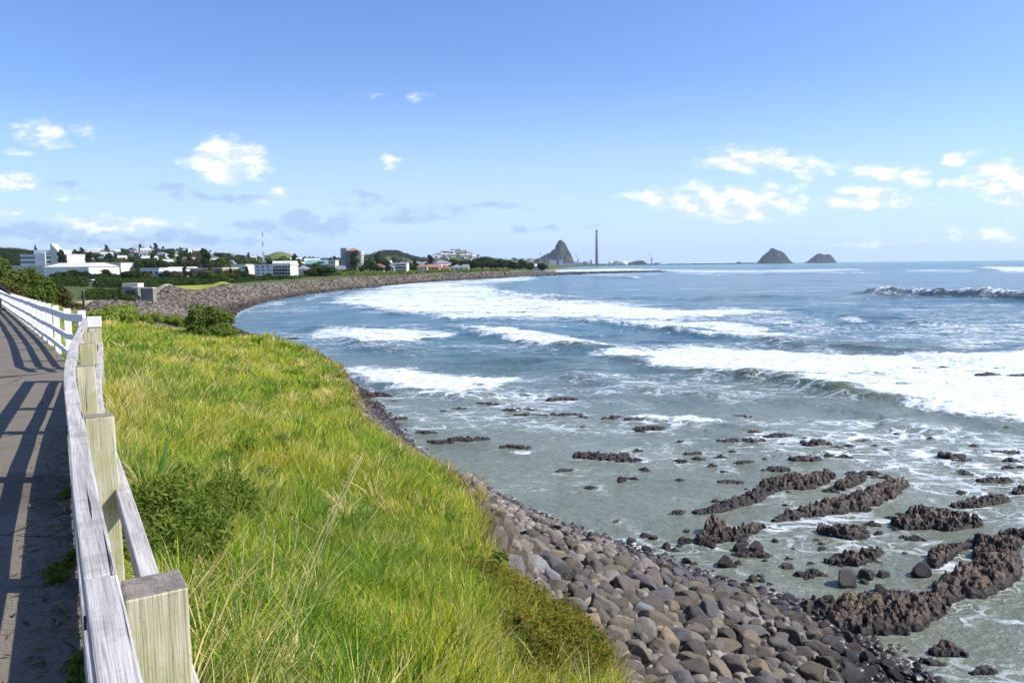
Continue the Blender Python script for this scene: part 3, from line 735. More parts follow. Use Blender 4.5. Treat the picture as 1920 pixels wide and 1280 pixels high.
def reef_hf(pts, wid, hei, seed=0, res=None, spire=1.0):
    """a ragged rock ledge as a closed relief: noise breaks its outline, stepped and ridged noise its top"""
    pts = np.array([p[:2] for p in pts], float); wm = max(wid); L = np.r_[0, np.cumsum(np.linalg.norm(np.diff(pts, axis=0), axis=1))]
    res = res or max(.022, min(.045, (L[-1] + 2 * wm) / 130)); pad = wm * 1.6
    xs = np.arange(pts[:, 0].min() - pad, pts[:, 0].max() + pad, res); ys = np.arange(pts[:, 1].min() - pad, pts[:, 1].max() + pad, res)
    X, Y = np.meshgrid(xs, ys); sh = X.shape; x, y = X.ravel(), Y.ravel(); k = 1 / max(wm, .25)
    wx = x + .22 * wm * fbm(x * 1.6 * k, y * 1.6 * k, oct=4, seed=seed + 1, gain=.6); wy = y + .22 * wm * fbm(x * 1.6 * k, y * 1.6 * k, oct=4, seed=seed + 2, gain=.6)
    d, sd, par, w_ = seg_dist(wx, wy, [tuple(p) for p in pts], list(wid)); h_ = np.interp(par, L, hei)
    m = 1 - (d / np.maximum(w_, .05)) ** 2.2
    low = fbm(x * 1.1 * k, y * 1.1 * k, oct=3, seed=seed + 3); rg_ = lambda f, s: 1 - 2 * np.abs(fbm(x * f, y * f, oct=4, seed=seed + s, gain=.58)) * 1.6
    m = m + .45 * low + .25 * (rg_(1.6, 4) - .5)
    top = .50 + .45 * low + .50 * (rg_(1.9 * k, 5) - .4) * spire
    z = h_ * np.clip(m, -1, 1) ** 1 * (m < 0) + h_ * np.clip(m, 0, 1) ** .38 * np.clip(.52 + .40 * top, .12, 1.3) * (m >= 0)
    rough = min(1, wm * 1.6) * np.clip(m * 3, 0, 1)
    z = z + rough * (.12 * (rg_(3.2, 6) - .45) + .10 * (rg_(7.5, 7) - .45))
    st = .13; q = z / st + .6 * fbm(x * 1.3, y * 1.3, oct=2, seed=seed + 8); fr = q - np.floor(q); z = np.where(m > 0, z + st * .55 * (sstep(fr, .25, .6) - fr), z)
    z = np.where(m < 0, np.maximum(-.4, m * .9 - .05), z)
    jx = .55 * res * fbm(x * 9, y * 9, seed=seed + 9) * 2 + .05 * fbm(x * 3, y * 3, z * 3, 3, seed + 10) * (m > 0); jy = .05 * fbm(x * 3 + 9, y * 3, z * 3, 3, seed + 11) * (m > 0)
    F_ = grid_faces(*sh); keep = (z[F_] > -.28).any(1); F_ = F_[keep]; used_ = np.unique(F_); rm = np.full(len(x), -1); rm[used_] = np.arange(len(used_))
    return np.stack([x + jx, y + jy, z], -1)[used_], rm[F_]
BC = [((.150, .128, .105), 'brown-grey'), ((.205, .170, .130), 'tan'), ((.175, .168, .165), 'mid grey'), ((.225, .182, .125), 'sandy brown'), ((.125, .108, .090), 'dark brown'),
      ((.245, .225, .198), 'pale beige'), ((.165, .143, .105), 'olive brown'), ((.285, .215, .135), 'yellowish'), ((.262, .266, .278), 'pale grey')]
def where_is(px, py):
    """plain words for the neighbour a small rock stands beside, as seen in the photograph"""
    A = [(1380,945,'the long low ridge'), (1500,905,'the dark ridge with the pale block'), (1580,945,'the longest reef ridge'), (1365,1000,'the spired outcrop'), (1580,998,'the steep-sided reef block'), (1605,1045,'the pointed outcrop'),
         (1750,975,'the broad flat-topped block'), (1835,945,'the low ragged reef'), (1660,1155,'the mossy reef block'), (1820,1090,'the craggy ridge'), (1785,1035,'the hooked outcrop'), (1785,850,'the round black rock'), (1510,850,'the tall brown rock'),
         (1128,852,'the flat reef in mid bay'), (880,820,'the widest rock in the bay'), (1000,770,'the line of rocks under the foam'), (1200,785,'the rocks in the thin foam band'), (700,737,'the broad dark rock by the grass edge'), (1710,690,'the rocks in the white surf'), (1860,697,'the surf rocks at the right edge')]
    a = min(A, key=lambda q: math.hypot(q[0] - px, 2.2 * (q[1] - py))); dx, dy = px - a[0], py - a[1]
    return (('left of ' if dx < 0 else 'right of ') if abs(dx) > 2.2 * abs(dy) else ('beyond ' if dy < 0 else 'in front of ')) + a[2]
ROCKS = []      # (x, y, radius) for foam and gaps
def add_reef(name, pxs, half, hts, label, cat='rock', group=None, jag=.5, sub=6, seed=0, mat_=None, parent=None, spire=1.0, drop=8.0):
    if name != 'sea_rock': half = [q * .66 for q in half]; hts = [q * .50 for q in hts]
    pts = [G(px, py, drop)[:2] for px, py in pxs]
    if parent is None and name == 'sea_rock': half = [q * 1.05 for q in half]; hts = [q * .9 for q in hts]
    v, f = reef_hf(pts, half, hts, seed * 13 + 7, None if name != 'sea_rock' else .035 + .0006 * pts[0][1], spire)
    for p in pts: ROCKS.append((p[0], p[1], float(np.mean(half))))
    c = np.array([*np.mean(pts, axis=0), 0.0])
    return obj(name, new_mesh(name, v - c, f.copy(), mat_ or M_REEF, False), parent, c, label, None if parent else cat, group)
add_reef('reef_ridge', [(1308,962),(1345,955),(1400,938),(1440,922)], [.25,.4,.55,.35], [.12,.28,.42,.3], 'long low dark reef ridge pointing left, left half of the upper ridge pair', seed=1, jag=.45)
add_reef('reef_ridge', [(1425,922),(1460,912),(1500,908),(1550,892)], [.45,.8,1.05,.5], [.35,.55,.85,.45], 'dark jagged reef ridge with a pale block at its foot, behind the long low ridge', seed=2, jag=.4)
add_reef('reef_ridge', [(1455,976),(1510,964),(1580,950),(1640,932),(1692,908)], [.25,.5,.8,.85,.4], [.2,.5,.65,.85,.55], 'longest brown reef ridge running up to the right in the middle of the shallows', seed=3, jag=.5)
add_reef('reef_outcrop', [(1575,915),(1600,905),(1620,896)], [.3,.45,.2], [.45,.75,.3], 'small dark knob of reef standing against the back of the longest ridge', seed=4, jag=.6, sub=5)
add_reef('reef_outcrop', [(1315,1016),(1345,1010),(1385,1004),(1425,988)], [.35,.5,.45,.25], [.45,.8,.55,.3], 'low reef outcrop topped by thin finger-like spires', seed=5, jag=.75, spire=1.9)
add_reef('reef_spire', [(1325,1000),(1340,995),(1355,992)], [.12,.22,.12], [.8,1.15,.7], 'thin dark spires of reef standing at the left end of the low outcrop', seed=15, jag=1.1, sub=5, spire=2)
add_reef('reef_outcrop', [(1548,1000),(1580,1004),(1612,1003)], [.35,.6,.35], [.55,.75,.4], 'steep-sided brown reef block between the longest ridge and the pointed outcrop', seed=6, jag=.6)
add_reef('reef_outcrop', [(1558,1056),(1590,1053),(1622,1046),(1648,1034)], [.3,.5,.4,.2], [.45,.6,.6,.3], 'pointed dark reef outcrop left of the smooth grey boulder in the water', seed=7, jag=.6)
add_reef('reef_block', [(1700,985),(1750,978),(1812,978)], [.6,1.35,.7], [.5,.85,.65], 'broad flat-topped reef block ringed with foam at the right', seed=8, jag=.36)
add_reef('reef_outcrop', [(1796,950),(1835,945),(1876,936)], [.35,.55,.4], [.25,.45,.4], 'low ragged reef behind the broad flat-topped block', seed=9, jag=.6)
add_reef('reef_block', [(1585,1172),(1635,1162),(1690,1150),(1755,1130)], [.7,1.15,.95,.4], [.85,1.15,.85,.4], 'largest reef block with yellow-brown moss on top, beside the boulder beach', seed=10, jag=.42, mat_=M_REEFM)
add_reef('reef_ridge', [(1745,1128),(1800,1108),(1855,1082),(1892,1050)], [.35,.75,.9,.5], [.35,.8,1.0,.8], 'tall craggy reef ridge joining the mossy block on its right', seed=11, jag=.5)
add_reef('reef_ridge', [(1842,1045),(1865,1030),(1895,1018)], [.4,.8,.4], [.6,.85,.55], 'blunt head of reef behind the tall craggy ridge', seed=12, jag=.5)
add_reef('reef_outcrop', [(1752,1062),(1762,1045),(1790,1030),(1826,1018)], [.22,.4,.3,.15], [.5,.7,.4,.2], 'hooked reef outcrop between the smooth grey boulder and the craggy ridge', seed=13, jag=.6)
add_reef('reef_outcrop', [(1505,1148),(1535,1142),(1560,1138)], [.3,.5,.25], [.45,.6,.4], 'dark reef lump at the beach edge left of the mossy block', seed=14, jag=.6)
add_reef('reef_outcrop', [(1750,1225),(1778,1222),(1808,1228)], [.15,.34,.18], [.2,.55,.25], 'pointed single rock in the green water below the mossy block', seed=16, jag=.6, sub=5)
add_reef('reef_outcrop', [(1722,1246),(1745,1243),(1768,1246)], [.14,.22,.12], [.15,.24,.12], 'low wet rock near the bottom edge beside the beach', seed=17, jag=.6, sub=5)
add_reef('reef_outcrop', [(1824,1262),(1845,1258),(1868,1262)], [.14,.22,.12], [.15,.3,.14], 'small rock in the water at the lower right', seed=18, jag=.6, sub=5)
add_reef('reef_outcrop', [(1888,1004),(1912,1002),(1950,1010)], [.3,.6,.5], [.35,.55,.5], 'reef rock cut by the right edge of the photo beside the craggy ridge', seed=19, jag=.5)
add_reef('reef_outcrop', [(1906,926),(1920,922),(1950,925)], [.2,.45,.4], [.3,.55,.4], 'dark rock in foam at the right edge above the broad block', seed=20, jag=.6, sub=5)
add_reef('reef_outcrop', [(1892,1060),(1902,1052),(1915,1062)], [.16,.22,.1], [.3,.42,.15], 'small upright stone on the seaward end of the craggy ridge', seed=27, jag=.6, sub=5)
# smaller single rocks: left, top, right, bottom in the photo
SM = [(1485,840,1535,872),(1508,814,1553,838),(1432,865,1475,888),(1378,858,1410,872),(1765,838,1805,864),(1350,892,1388,908),(1452,848,1480,857),
 (1355,818,1425,830),(1440,808,1485,822),(1378,773,1408,787),(1400,803,1425,814),(1285,843,1312,853),(1600,821,1625,829),(1865,838,1905,853),(1800,880,1822,892),
 (1840,890,1890,905),(850,810,910,830),(786,801,815,816),(805,818,845,835),(735,777,760,790),(670,726,732,748),(732,745,752,754),(825,767,842,773),(850,761,870,768),
 (942,826,988,845),(950,760,1000,773),(968,770,1002,783),(1008,773,1028,783),(1040,770,1085,783),(1070,766,1085,776),(1082,774,1102,787),(1132,769,1162,790),
 (1178,779,1228,791),(1195,796,1245,806),(1242,781,1257,789),(1032,743,1075,750),(1090,840,1168,864),(1160,852,1198,867),(1042,873,1070,886),(1090,797,1110,802),
 (740,687,765,694),(530,632,556,636),(1620,692,1655,700),(1688,685,1722,695),(1724,688,1740,695),(1760,684,1785,691),(1835,695,1870,707),
 (1862,686,1886,695),(1893,698,1922,707),(900,750,935,762),(1560,833,1578,841),(1508,826,1530,838),(1790,856,1820,866),(1525,878,1545,888),(1635,887,1650,897),
 (1470,940,1485,950),(1590,880,1620,890),(1880,868,1905,880),(1545,914,1560,925),(1905,868,1925,880)]
for i, (l, t_, r_, b_) in enumerate(SM):
    dist = float(np.linalg.norm(G((l + r_) / 2, b_) - np.array([0, 0, 8.]))); dep = G((l + r_) / 2, b_)[1]
    W = (r_ - l) / F * dep; beta = math.asin(8 / dist)
    Dp = min(W * .5, (b_ - t_) / F * dist / max(math.sin(beta), .05) * .55); h = max(.14, ((b_ - t_) / F * dist - Dp * math.sin(beta) * .6) / math.cos(beta))
    yc = b_ - (b_ - t_) * .28
    lab = 'dark wave-washed rock alone in the broken surf near the shore' if b_ < 720 else ('small brown rock standing in the shallows among the reef' if l > 1270 else 'small brown rock standing in the bay off the grassy point')
    grp = 'rocks in the surf' if b_ < 720 else ('small rocks among the reef' if l > 1270 else 'small rocks in the bay')
    if (l, t_) == (850, 810): lab, grp = 'widest brown rock in the bay off the grassy point, with a tail to its right', None
    if (l, t_) == (670, 726): lab, grp = 'low broad dark rock nearest the grass edge, just below the white foam', None
    if (l, t_) == (1765, 838): lab, grp = 'round black rock in foam at the right, above the broad reef block', None
    if (l, t_) == (1485, 840): lab, grp = 'tall brown rock directly above the dark ridge with the pale block', None
    if grp: lab = ('tiny ' if r_ - l < 24 else 'small ' if r_ - l < 36 else 'wide ') + ('brown rock ' if b_ > 720 else 'surf-washed rock ') + where_is((l + r_) / 2, b_)
    add_reef('sea_rock', [(l, yc + random.uniform(-1, 2)), ((l + r_) / 2 + random.uniform(-.15, .15) * (r_ - l), yc), (r_, yc - random.uniform(-1, 1))], [Dp * .38, Dp * .60, Dp * .36], [h * random.uniform(.2, .5), h * random.uniform(.34, .54), h * random.uniform(.2, .5)], lab, 'rock', grp, jag=.75, sub=5, seed=40 + i)
# wet stones scattered in the shallows between beach and reef
small = []
for i in range(90):
    px = random.uniform(1130, 1720); py = random.uniform(975, 1140)
    p = G(px, py)
    d = -float(sdist(np.array([p[0]]), np.array([p[1]]), SHORE)[0])
    if 0.0 < d < random.uniform(.5, 4.5): small.append((p[0], p[1], random.uniform(.07, .2)))
BV = [boulder_mesh(100 + k, 4, M_BOULDER) for k in range(12)]
RV = []
for k in range(6):
    v_, f_ = reef_hf([(-.6, 0), (0, random.uniform(-.2, .2)), (.6, 0)], [.3, .55, .25], [.35, .6, .3], 900 + 17 * k, .05); RV.append(new_mesh('reef_stone', v_, f_.copy(), M_REEF, False))
k_ = 0
while k_ < 84:
    px = random.choice([random.uniform(1080, 1900), random.uniform(1250, 1700)]); py = random.uniform(800, 1130); p = G(px, py)
    d = -float(sdist(np.array([p[0]]), np.array([p[1]]), SHORE)[0])
    if d < .5 or (px > 1500 and py > 1090): continue
    s_ = random.uniform(.12, .36); o = obj('reef_stone', RV[random.randrange(6)], None, (p[0], p[1], -.03), ('tiny' if s_ < .2 else 'small') + ' ragged stone breaking the surface ' + where_is(px, py), 'rock', 'scattered stones between the reef ridges')
    o.scale = (s_ * 1.2, s_, s_ * .9); o.rotation_euler.z = random.uniform(-.5, .9); ROCKS.append((p[0], p[1], s_ * .5)); k_ += 1
BL = [boulder_mesh(300 + k, 3, None) for k in range(6)]
def place_boulder(x, y, z, r, label, group, name='boulder', flat=None, rot=None):
    me = BV[random.randrange(12)][0]
    o = obj(name, me, None, (x, y, z), label, 'boulder', group)
    bc = random.choices(BC, (5, 5, 4, 4, 4, 4, 3, 1.6, 1.2))[0]; tf = random.uniform(.62, 1.5); o.color = (*[q * tf for q in bc[0]], 1); o['label'] = o['label'].replace('TONE', bc[1])
    o.scale = (r * random.uniform(1.0, 1.5), r * random.uniform(.85, 1.1), r * (flat or random.uniform(.7, 1.0)))
    o.rotation_euler = rot or (random.uniform(-.35, .35), random.uniform(-.35, .35), random.uniform(0, 6.28)); return o
for x, y, r in small:
    place_boulder(x, y, r * .15 - .02, r, ('tiny' if r < .13 else 'small') + ' wet TONE stone in the shallows ' + where_is(*[float(q[0]) for q in proj(np.array([[x, y, 0.]]))]), 'wet stones in the shallows', 'wet_stone'); ROCKS.append((x, y, r))
def single(px0, py0, px1, py1, label, drop=8.0, zoff=.1):
    p = G((px0 + px1) / 2, py1 - (py1 - py0) * .35, drop); r = (px1 - px0) / 2 / F * p[1]
    o = place_boulder(p[0], p[1], p[2] + r * .3, r, label, None, flat=.85, rot=(.1, 0, .4)); o.scale = (r, r * .85, r * .85); ROCKS.append((p[0], p[1], r)); return o
single(1703, 1055, 1748, 1090, 'smooth round grey boulder alone in the shallows beside the hooked reef')
single(1372, 1020, 1400, 1036, 'pale angular block lying at the foot of the spired outcrop')
single(1400, 1015, 1432, 1038, 'dark tilted slab beside the pale angular block')
single(1560, 1080, 1615, 1102, 'dark flat slab in the shallows above the mossy reef block'); single(1608, 1072, 1642, 1088, 'small split slab with a pale end right of the dark flat slab')
single(1276, 1040, 1298, 1062, 'upright dark stone in the water at the beach edge')
single(1340, 1050, 1375, 1064, 'low flat wet stone off the beach edge left of the dark slab')

# the boulder beach
cand = []
rb = np.random.default_rng(11)
N = 150000
x = rb.uniform(-10, 12, N); y = rb.uniform(5, 44, N)
ds_ = sdist(x, y, SHORE); de_ = sdist(x, y, PLAT); zz = land_h(x, y)
bpx, bpyy = proj(np.stack([x, y, zz + .2], -1))
ok = (ds_ > -1.6) & (de_ < .1 - .9 * (y > 14)) & ((y < 17) | (ds_ < 1.6)) & (bpx > 660) & (bpx < 1980) & (bpyy > 700) & (bpyy < 1400) & ((y < 30) | (ds_ < 3.0))
x, y, zz, ds_ = x[ok], y[ok], zz[ok], ds_[ok]
rr = (.070 + .155 * rb.random(len(x)) ** 1.7) * np.interp(ds_, [-1.5, 0, 1.2, 4, 8], [.45, .55, .9, 1.1, 1.05]) * np.interp(y, [18, 26], [1, .6])
order = np.argsort(-rr * rb.uniform(.75, 1.25, len(x)))
cell = {}; kept = []
for i in order:
    cx_, cy_ = int(x[i] // .8), int(y[i] // .8); bad = False
    for a in (-1, 0, 1):
        for b in (-1, 0, 1):
            for j in cell.get((cx_ + a, cy_ + b), ()):
                if (x[i] - x[j]) ** 2 + (y[i] - y[j]) ** 2 < (.84 * (rr[i] + rr[j])) ** 2: bad = True; break
            if bad: break
        if bad: break
    if not bad:
        if any((x[i] - q[0]) ** 2 + (y[i] - q[1]) ** 2 < (q[2] * .7) ** 2 for q in ROCKS[:80] if q[2] > .4): continue
        cell.setdefault((cx_, cy_), []).append(i); kept.append(i)
kept = np.array(kept)
kx, ky = proj(np.stack([x[kept], y[kept], zz[kept] + .1], -1))
vis = (kx > 900) & (kx < 1940) & (ky < 1300)
size = rr[kept] / y[kept]; size = np.where(vis, size, size * .25)
rank = np.argsort(-size); big = kept[rank[:296]]; rest = kept[rank[296:]]
for i in big:
    w_ = ds_[i] < 1.0
    zn = 'wet, at the water edge' if w_ else ('right under the grass edge' if ds_[i] > 4.2 else ('in the middle of the dry bank' if ds_[i] > 2.3 else 'low on the bank above the wet stones'))
    bx_, by_ = proj(np.array([[x[i], y[i], zz[i]]])); pt = 'far end of beach' if by_[0] < 1040 else ('near end of beach' if by_[0] > 1180 else 'middle of beach')
    place_boulder(x[i], y[i], zz[i] + rr[i] * .28, rr[i] * 1.06, ('large ' if rr[i] > .19 else 'small ') + 'TONE boulder ' + zn + ', ' + pt,
                  'wet boulders along the waterline' if w_ else 'dry boulders on the beach bank')
def scatter_mesh(variants, xs, ys, zs, rs, seed, flat=.75, stretch=.35):
    r = np.random.default_rng(seed); V, Fc = [], []; n0 = 0
    which = r.integers(0, len(variants), len(xs))
    for k, (_, pv, pf) in enumerate(variants):
        idx = np.where(which == k)[0]
        if not len(idx): continue
        a = r.uniform(0, 6.28, len(idx)); b = r.uniform(-.5, .5, len(idx)); s = np.stack([rs[idx] * r.uniform(1, 1 + stretch * 1.6, len(idx)), rs[idx] * r.uniform(.8, 1.05, len(idx)), rs[idx] * r.uniform(flat * .8, flat * 1.15, len(idx))], -1)
        p = pv[None] * s[:, None, :]
        cb, sb = np.cos(b)[:, None], np.sin(b)[:, None]; p = np.stack([p[..., 0] * cb + p[..., 2] * sb, p[..., 1], -p[..., 0] * sb + p[..., 2] * cb], -1)
        ca, sa = np.cos(a)[:, None], np.sin(a)[:, None]; p = np.stack([p[..., 0] * ca - p[..., 1] * sa, p[..., 0] * sa + p[..., 1] * ca, p[..., 2]], -1)
        p = p + np.stack([xs[idx], ys[idx], zs[idx]], -1)[:, None, :]
        V.append(p.reshape(-1, 3)); nv = len(pv); Fc.append((pf[None] + (np.arange(len(idx)) * nv)[:, None, None] + n0).reshape(-1, 3)); n0 += nv * len(idx)
    return np.concatenate(V), np.concatenate(Fc)
def f_stones(t):
    r = t.n('ShaderNodeNewGeometry').outputs['Random Per Island']; p = gpos(t); n = t.noise(p, 4, 5, .65)
    sp_ = t.n('ShaderNodeSeparateXYZ'); t.link(p, sp_.inputs[0])
    c = t.mix(r, (.11, .096, .08), (.30, .26, .215)); c = t.mix(t.rng(n, .4, .7), c, t.mix(1, c, (.6, .55, .5), 'MULTIPLY'))
    wet = t.rng(sp_.outputs[2], .95, .25); c = t.mix(wet, c, t.mix(1, c, (.27, .24, .24), 'MULTIPLY'))
    return princ(t, c, t.rng(wet, 0, 1, .85, .35), bump(t, n, .6, .03), .4)
M_STONES = mat('beach_stones', f_stones)
def f_rev(t):
    r = t.n('ShaderNodeNewGeometry').outputs['Random Per Island']; p = gpos(t); n = t.noise(p, .05, 5, .65)
    c = t.mix(r, (.045, .037, .030), (.235, .195, .16)); c = t.mix(t.rng(n, .4, .7), c, t.mix(1, c, (.72, .74, .62), 'MULTIPLY'))
    sp_ = t.n('ShaderNodeSeparateXYZ'); t.link(p, sp_.inputs[0]); c = t.mix(t.rng(sp_.outputs[2], 1.5, .2), c, t.mix(1, c, (.40, .36, .36), 'MULTIPLY'))
    return princ(t, c, .85, None, .25)
M_REV = mat('sea_wall_stone', f_rev)
# fill between and under the boulders
N = 5200
x2 = rb.uniform(-10, 12, N * 5); y2 = rb.uniform(5, 44, N * 5); d2 = sdist(x2, y2, SHORE); e2_ = sdist(x2, y2, PLAT); z2 = land_h(x2, y2)
ok = (d2 > -2.2) & (e2_ < .2) & ((y2 < 30) | (d2 < 3)); x2, y2, z2, d2 = x2[ok][:N], y2[ok][:N], z2[ok][:N], d2[ok][:N]
r2 = rb.uniform(.05, .15, len(x2)) * np.interp(d2, [-2, 0, 3], [.6, .8, 1.2])
xs = np.r_[x[rest], x2]; ys = np.r_[y[rest], y2]; zs = np.r_[zz[rest] + rr[rest] * .25, z2 + r2 * .2]; rs = np.r_[rr[rest] * 1.05, r2]
v, f = scatter_mesh(BL, xs, ys, zs, rs, 5)
obj('beach_stones', new_mesh('beach_stones', v, f, M_STONES, True), kind='stuff')
# the long stone sea wall round the bay
BT = [boulder_mesh(500 + k, 1, None) for k in range(6)]
sl_ = [p for p in SHORE_LINE]; xs, ys, rs = [], [], []
for i in range(len(sl_) - 1):
    a, b = sl_[i], sl_[i + 1]
    if min(a[1], b[1]) < 60 or max(a[1], b[1]) > 540 or a[1] > b[1]: continue
    L = np.linalg.norm(b - a); d = (b - a) / L; nl = np.array([-d[1], d[0]]); dist = (a[1] + b[1]) / 2
    sp_r = .27 + dist * .0011; n = int(L * (10 + 7 * float(sstep(dist, 170, 110))) / (sp_r ** 2 * 1.25)); t = rb.random(n); o_ = rb.uniform(-.8, 9.2 + 7 * float(sstep(dist, 170, 110)), n)
    q = a + np.outer(t * L, d) + np.outer(o_, nl); xs.append(q[:, 0]); ys.append(q[:, 1]); rs.append(rb.uniform(.5, 1.25, n) * sp_r)
xs, ys, rs = map(np.concatenate, (xs, ys, rs)); zs = land_h(xs, ys) + rs * .1
k_ = (sdist(xs, ys, SHORE) > -1.2); v, f = scatter_mesh(BT, xs[k_], ys[k_], zs[k_], rs[k_], 6, .8)
print('seawall stones', k_.sum(), 'beach', len(kept))
obj('sea_wall_stones', new_mesh('sea_wall_stones', v, f, M_REV, False), kind='stuff')
# reef bar that runs out from the far point
xs = rb.uniform(0, 1, 2600); bar = [at(985, 560), at(1060, 640), at(1140, 705), at(1235, 760)]
bp = np.array([b[:2] for b in bar]); px_ = np.interp(xs, [0, .33, .66, 1], bp[:, 0]) + rb.normal(0, 4, len(xs)); py_ = np.interp(xs, [0, .33, .66, 1], bp[:, 1]) + rb.normal(0, 12, len(xs))
v, f = scatter_mesh(BT, px_, py_, rb.uniform(-.3, .6, len(xs)) * (1.25 - xs), rb.uniform(.8, 2.0, len(xs)), 8, .55)
M_BAR = plain('wet_reef_bar', (.075, .06, .055), (.045, .035, .035), .2)
obj('reef_bar', new_mesh('reef_bar', v, f, M_BAR, False), kind='stuff')

# ------------------------------------------------------------------ sea surface, with foam gathered round the rocks
S = SEA_DATA; foam = S['foam']
for (rx, ry, r_) in ROCKS:
    if ry > 120: continue
    m = (np.abs(S['SX'] - rx) < r_ + 2.2) & (np.abs(S['SY'] - ry) < r_ + 2.2)
    if not m.any(): continue
    d = np.hypot(S['SX'][m] - rx - .3, S['SY'][m] - ry) - r_
    foam[m] = np.maximum(foam[m], .30 * sstep(d, 1.0, .05) * (1 if rx > 0 else .8) * np.clip(.75 + .8 * fbm(S['SX'][m] * .6, S['SY'][m] * .6, seed=71), 0, 1.4))
foam = np.maximum(foam, .42 * sstep(S['dsh'], 1.5, .0) * (S['SY'] > 80) * (S['SY'] < 500))
foam = np.maximum(foam, .30 * sstep(np.abs(S['dsh'] - .2), .6, .0) * (S['SY'] < 60))
zf = np.where(S['dsh'] < -12, -1.5, S['z'])
obj('sea', new_mesh('sea', np.stack([S['SX'], S['SY'], zf], -1), grid_faces(len(yr), NC), M_SEA, True,
    {'foam': foam, 'blue': S['blue'], 'far': S['far'], 'lift': np.clip(S['z'], 0, 2) * sstep(foam, .6, .3)}), kind='structure')
# seabed under the whole bay closes the view below the water line
obj('seabed', new_mesh('seabed', [(-9000, -60, -3.2), (12000, -60, -3.2), (12000, 12600, -3.2), (-9000, 12600, -3.2)], [(0, 1, 2, 3)], M_BAR), kind='structure')
# ------------------------------------------------------------------ fences
def along(pts, s):
    pts = np.array(pts); L = np.r_[0, np.cumsum(np.linalg.norm(np.diff(pts[:, :2], axis=0), axis=1))]
    s = np.clip(s, 0, L[-1]); p = np.array([np.interp(s, L, pts[:, k]) for k in range(pts.shape[1])])
    e = .15; a = np.array([np.interp(max(s - e, 0), L, pts[:, k]) for k in (0, 1)]); b = np.array([np.interp(min(s + e, L[-1]), L, pts[:, k]) for k in (0, 1)])
    d = (b - a) / (np.linalg.norm(b - a) + 1e-9); return p, d, L[-1]
def grain_mesh(name, secs, s0, mat_, seed):
    """rings of four corners joined into a board, with grain coordinates"""
    r = random.Random(seed); m = len(secs); v = []; g = []
    off = (r.uniform(0, 50), r.uniform(0, 50), r.uniform(0, 50))
    for i, (q, s) in enumerate(secs):
        for k, p in enumerate(q):
            v.append(p[:3]); g.append((s + off[0], p[3] + off[1], p[4] + off[2]))
    f = []
    for i in range(m - 1):
        for k in range(4): f.append((4*i + k, 4*i + (k+1) % 4, 4*(i+1) + (k+1) % 4, 4*(i+1) + k))
    f.append((3, 2, 1, 0)); e = 4 * (m - 1); f.append((e, e+1, e+2, e+3))
    return new_mesh(name, v, f, mat_, False, {'grain': np.array(g)})
def board(name, line, s0, s1, off, z0, z1, wdt, mat_, parent, seed, bev=.006, step=.25, wob=.006):
    """a rail between arc lengths; off = centre offset to the seaward side, z0..z1 below the line's height"""
    n = max(2, int((s1 - s0) / step) + 1); secs = []; r = random.Random(seed)
    w1, w2 = r.uniform(-wob, wob), r.uniform(-wob, wob)
    for i in range(n):
        s = s0 + (s1 - s0) * i / (n - 1); p, d, _ = along(line, s); sea = np.array([d[1], -d[0]])
        wv = w1 * math.sin(i * .9) + w2 * i / n
        q = []
        for (a, zz_) in ((-.5, z0), (.5, z0), (.5, z1), (-.5, z1)):
            c = p[:2] + sea * (off + a * wdt); q.append((c[0], c[1], p[2] + zz_ + wv, a * wdt, zz_))
        secs.append((q, s))
    o = obj(name, grain_mesh(name, secs, s0, mat_, seed), parent); bevel(o, bev); return o
def post(line, s, off, w, dpt, ztop_, zbot, mat_, parent, seed, topmat=None, name='post', bev=.006):
    p, d, _ = along(line, s); sea = np.array([d[1], -d[0]]); c = p[:2] + sea * off; secs = []
    for zz_ in np.linspace(zbot, ztop_, 5):
        q = []
        for a, b in ((-.5, -.5), (.5, -.5), (.5, .5), (-.5, .5)):
            e = c + sea * a * w + d * b * dpt; q.append((e[0], e[1], p[2] + zz_, a * w, b * dpt))
        secs.append((q, zz_))
    me = grain_mesh(name, secs, 0, mat_, seed)
    if topmat: me.materials.append(topmat); me.polygons[len(me.polygons) - 1].material_index = 1
    o = obj(name, me, parent); bevel(o, bev); return o
FNs = smooth_poly(FNEAR, 6)
_, _, LN = along(FNs, 0)
def s_at(line, py, rng_=(0, 400)):
    best, bs = 1e9, 0
    for s in np.linspace(0, along(line, 0)[2], 800):
        p, _, _ = along(line, s)
        if p[1] < .3: continue
        u, v = proj(p[None]); e = abs(v[0] - py)
        if e < best: best, bs = e, s
    return bs
def s_atx(line, px):
    best, bs = 1e9, 0
    for s in np.linspace(0, along(line, 0)[2], 1600):
        p, _, _ = along(line, s); u, v = proj(p[None]); e = abs(u[0] - px)
        if e < best: best, bs = e, s
    return bs
fence = obj('wooden_fence', None, None, (FNs[0][0], FNs[0][1], 6.2), 'weathered grey wooden fence with mossy posts running beside the footpath from the foreground', 'fence')
def under(o, par):
    o.parent = par; o.location = tuple(-np.array(par.location)); return o
sp_posts = [s_at(FNs, y_) for y_ in (1105, 779, 685, 643, 622)]
joints = [0.0, s_at(FNs, 1078), sp_posts[2], LN + .02]
for i in range(3): under(board('top_rail', FNs, joints[i] + (.004 if i else 0), joints[i + 1], 0, -.11, 0.0, .072, M_RAIL, fence, 10 + i), fence)
for k, (za, zb) in enumerate(((-.49, -.39), (-.84, -.74))):
    for i in range(3): under(board('lower_rail', FNs, joints[i] + .004 * bool(i), joints[i + 1], -.012, za, zb, .05, M_RAIL, fence, 20 + i + 5 * k), fence)
jo = [0.0, s_at(FNs, 1150), sp_posts[3], LN]
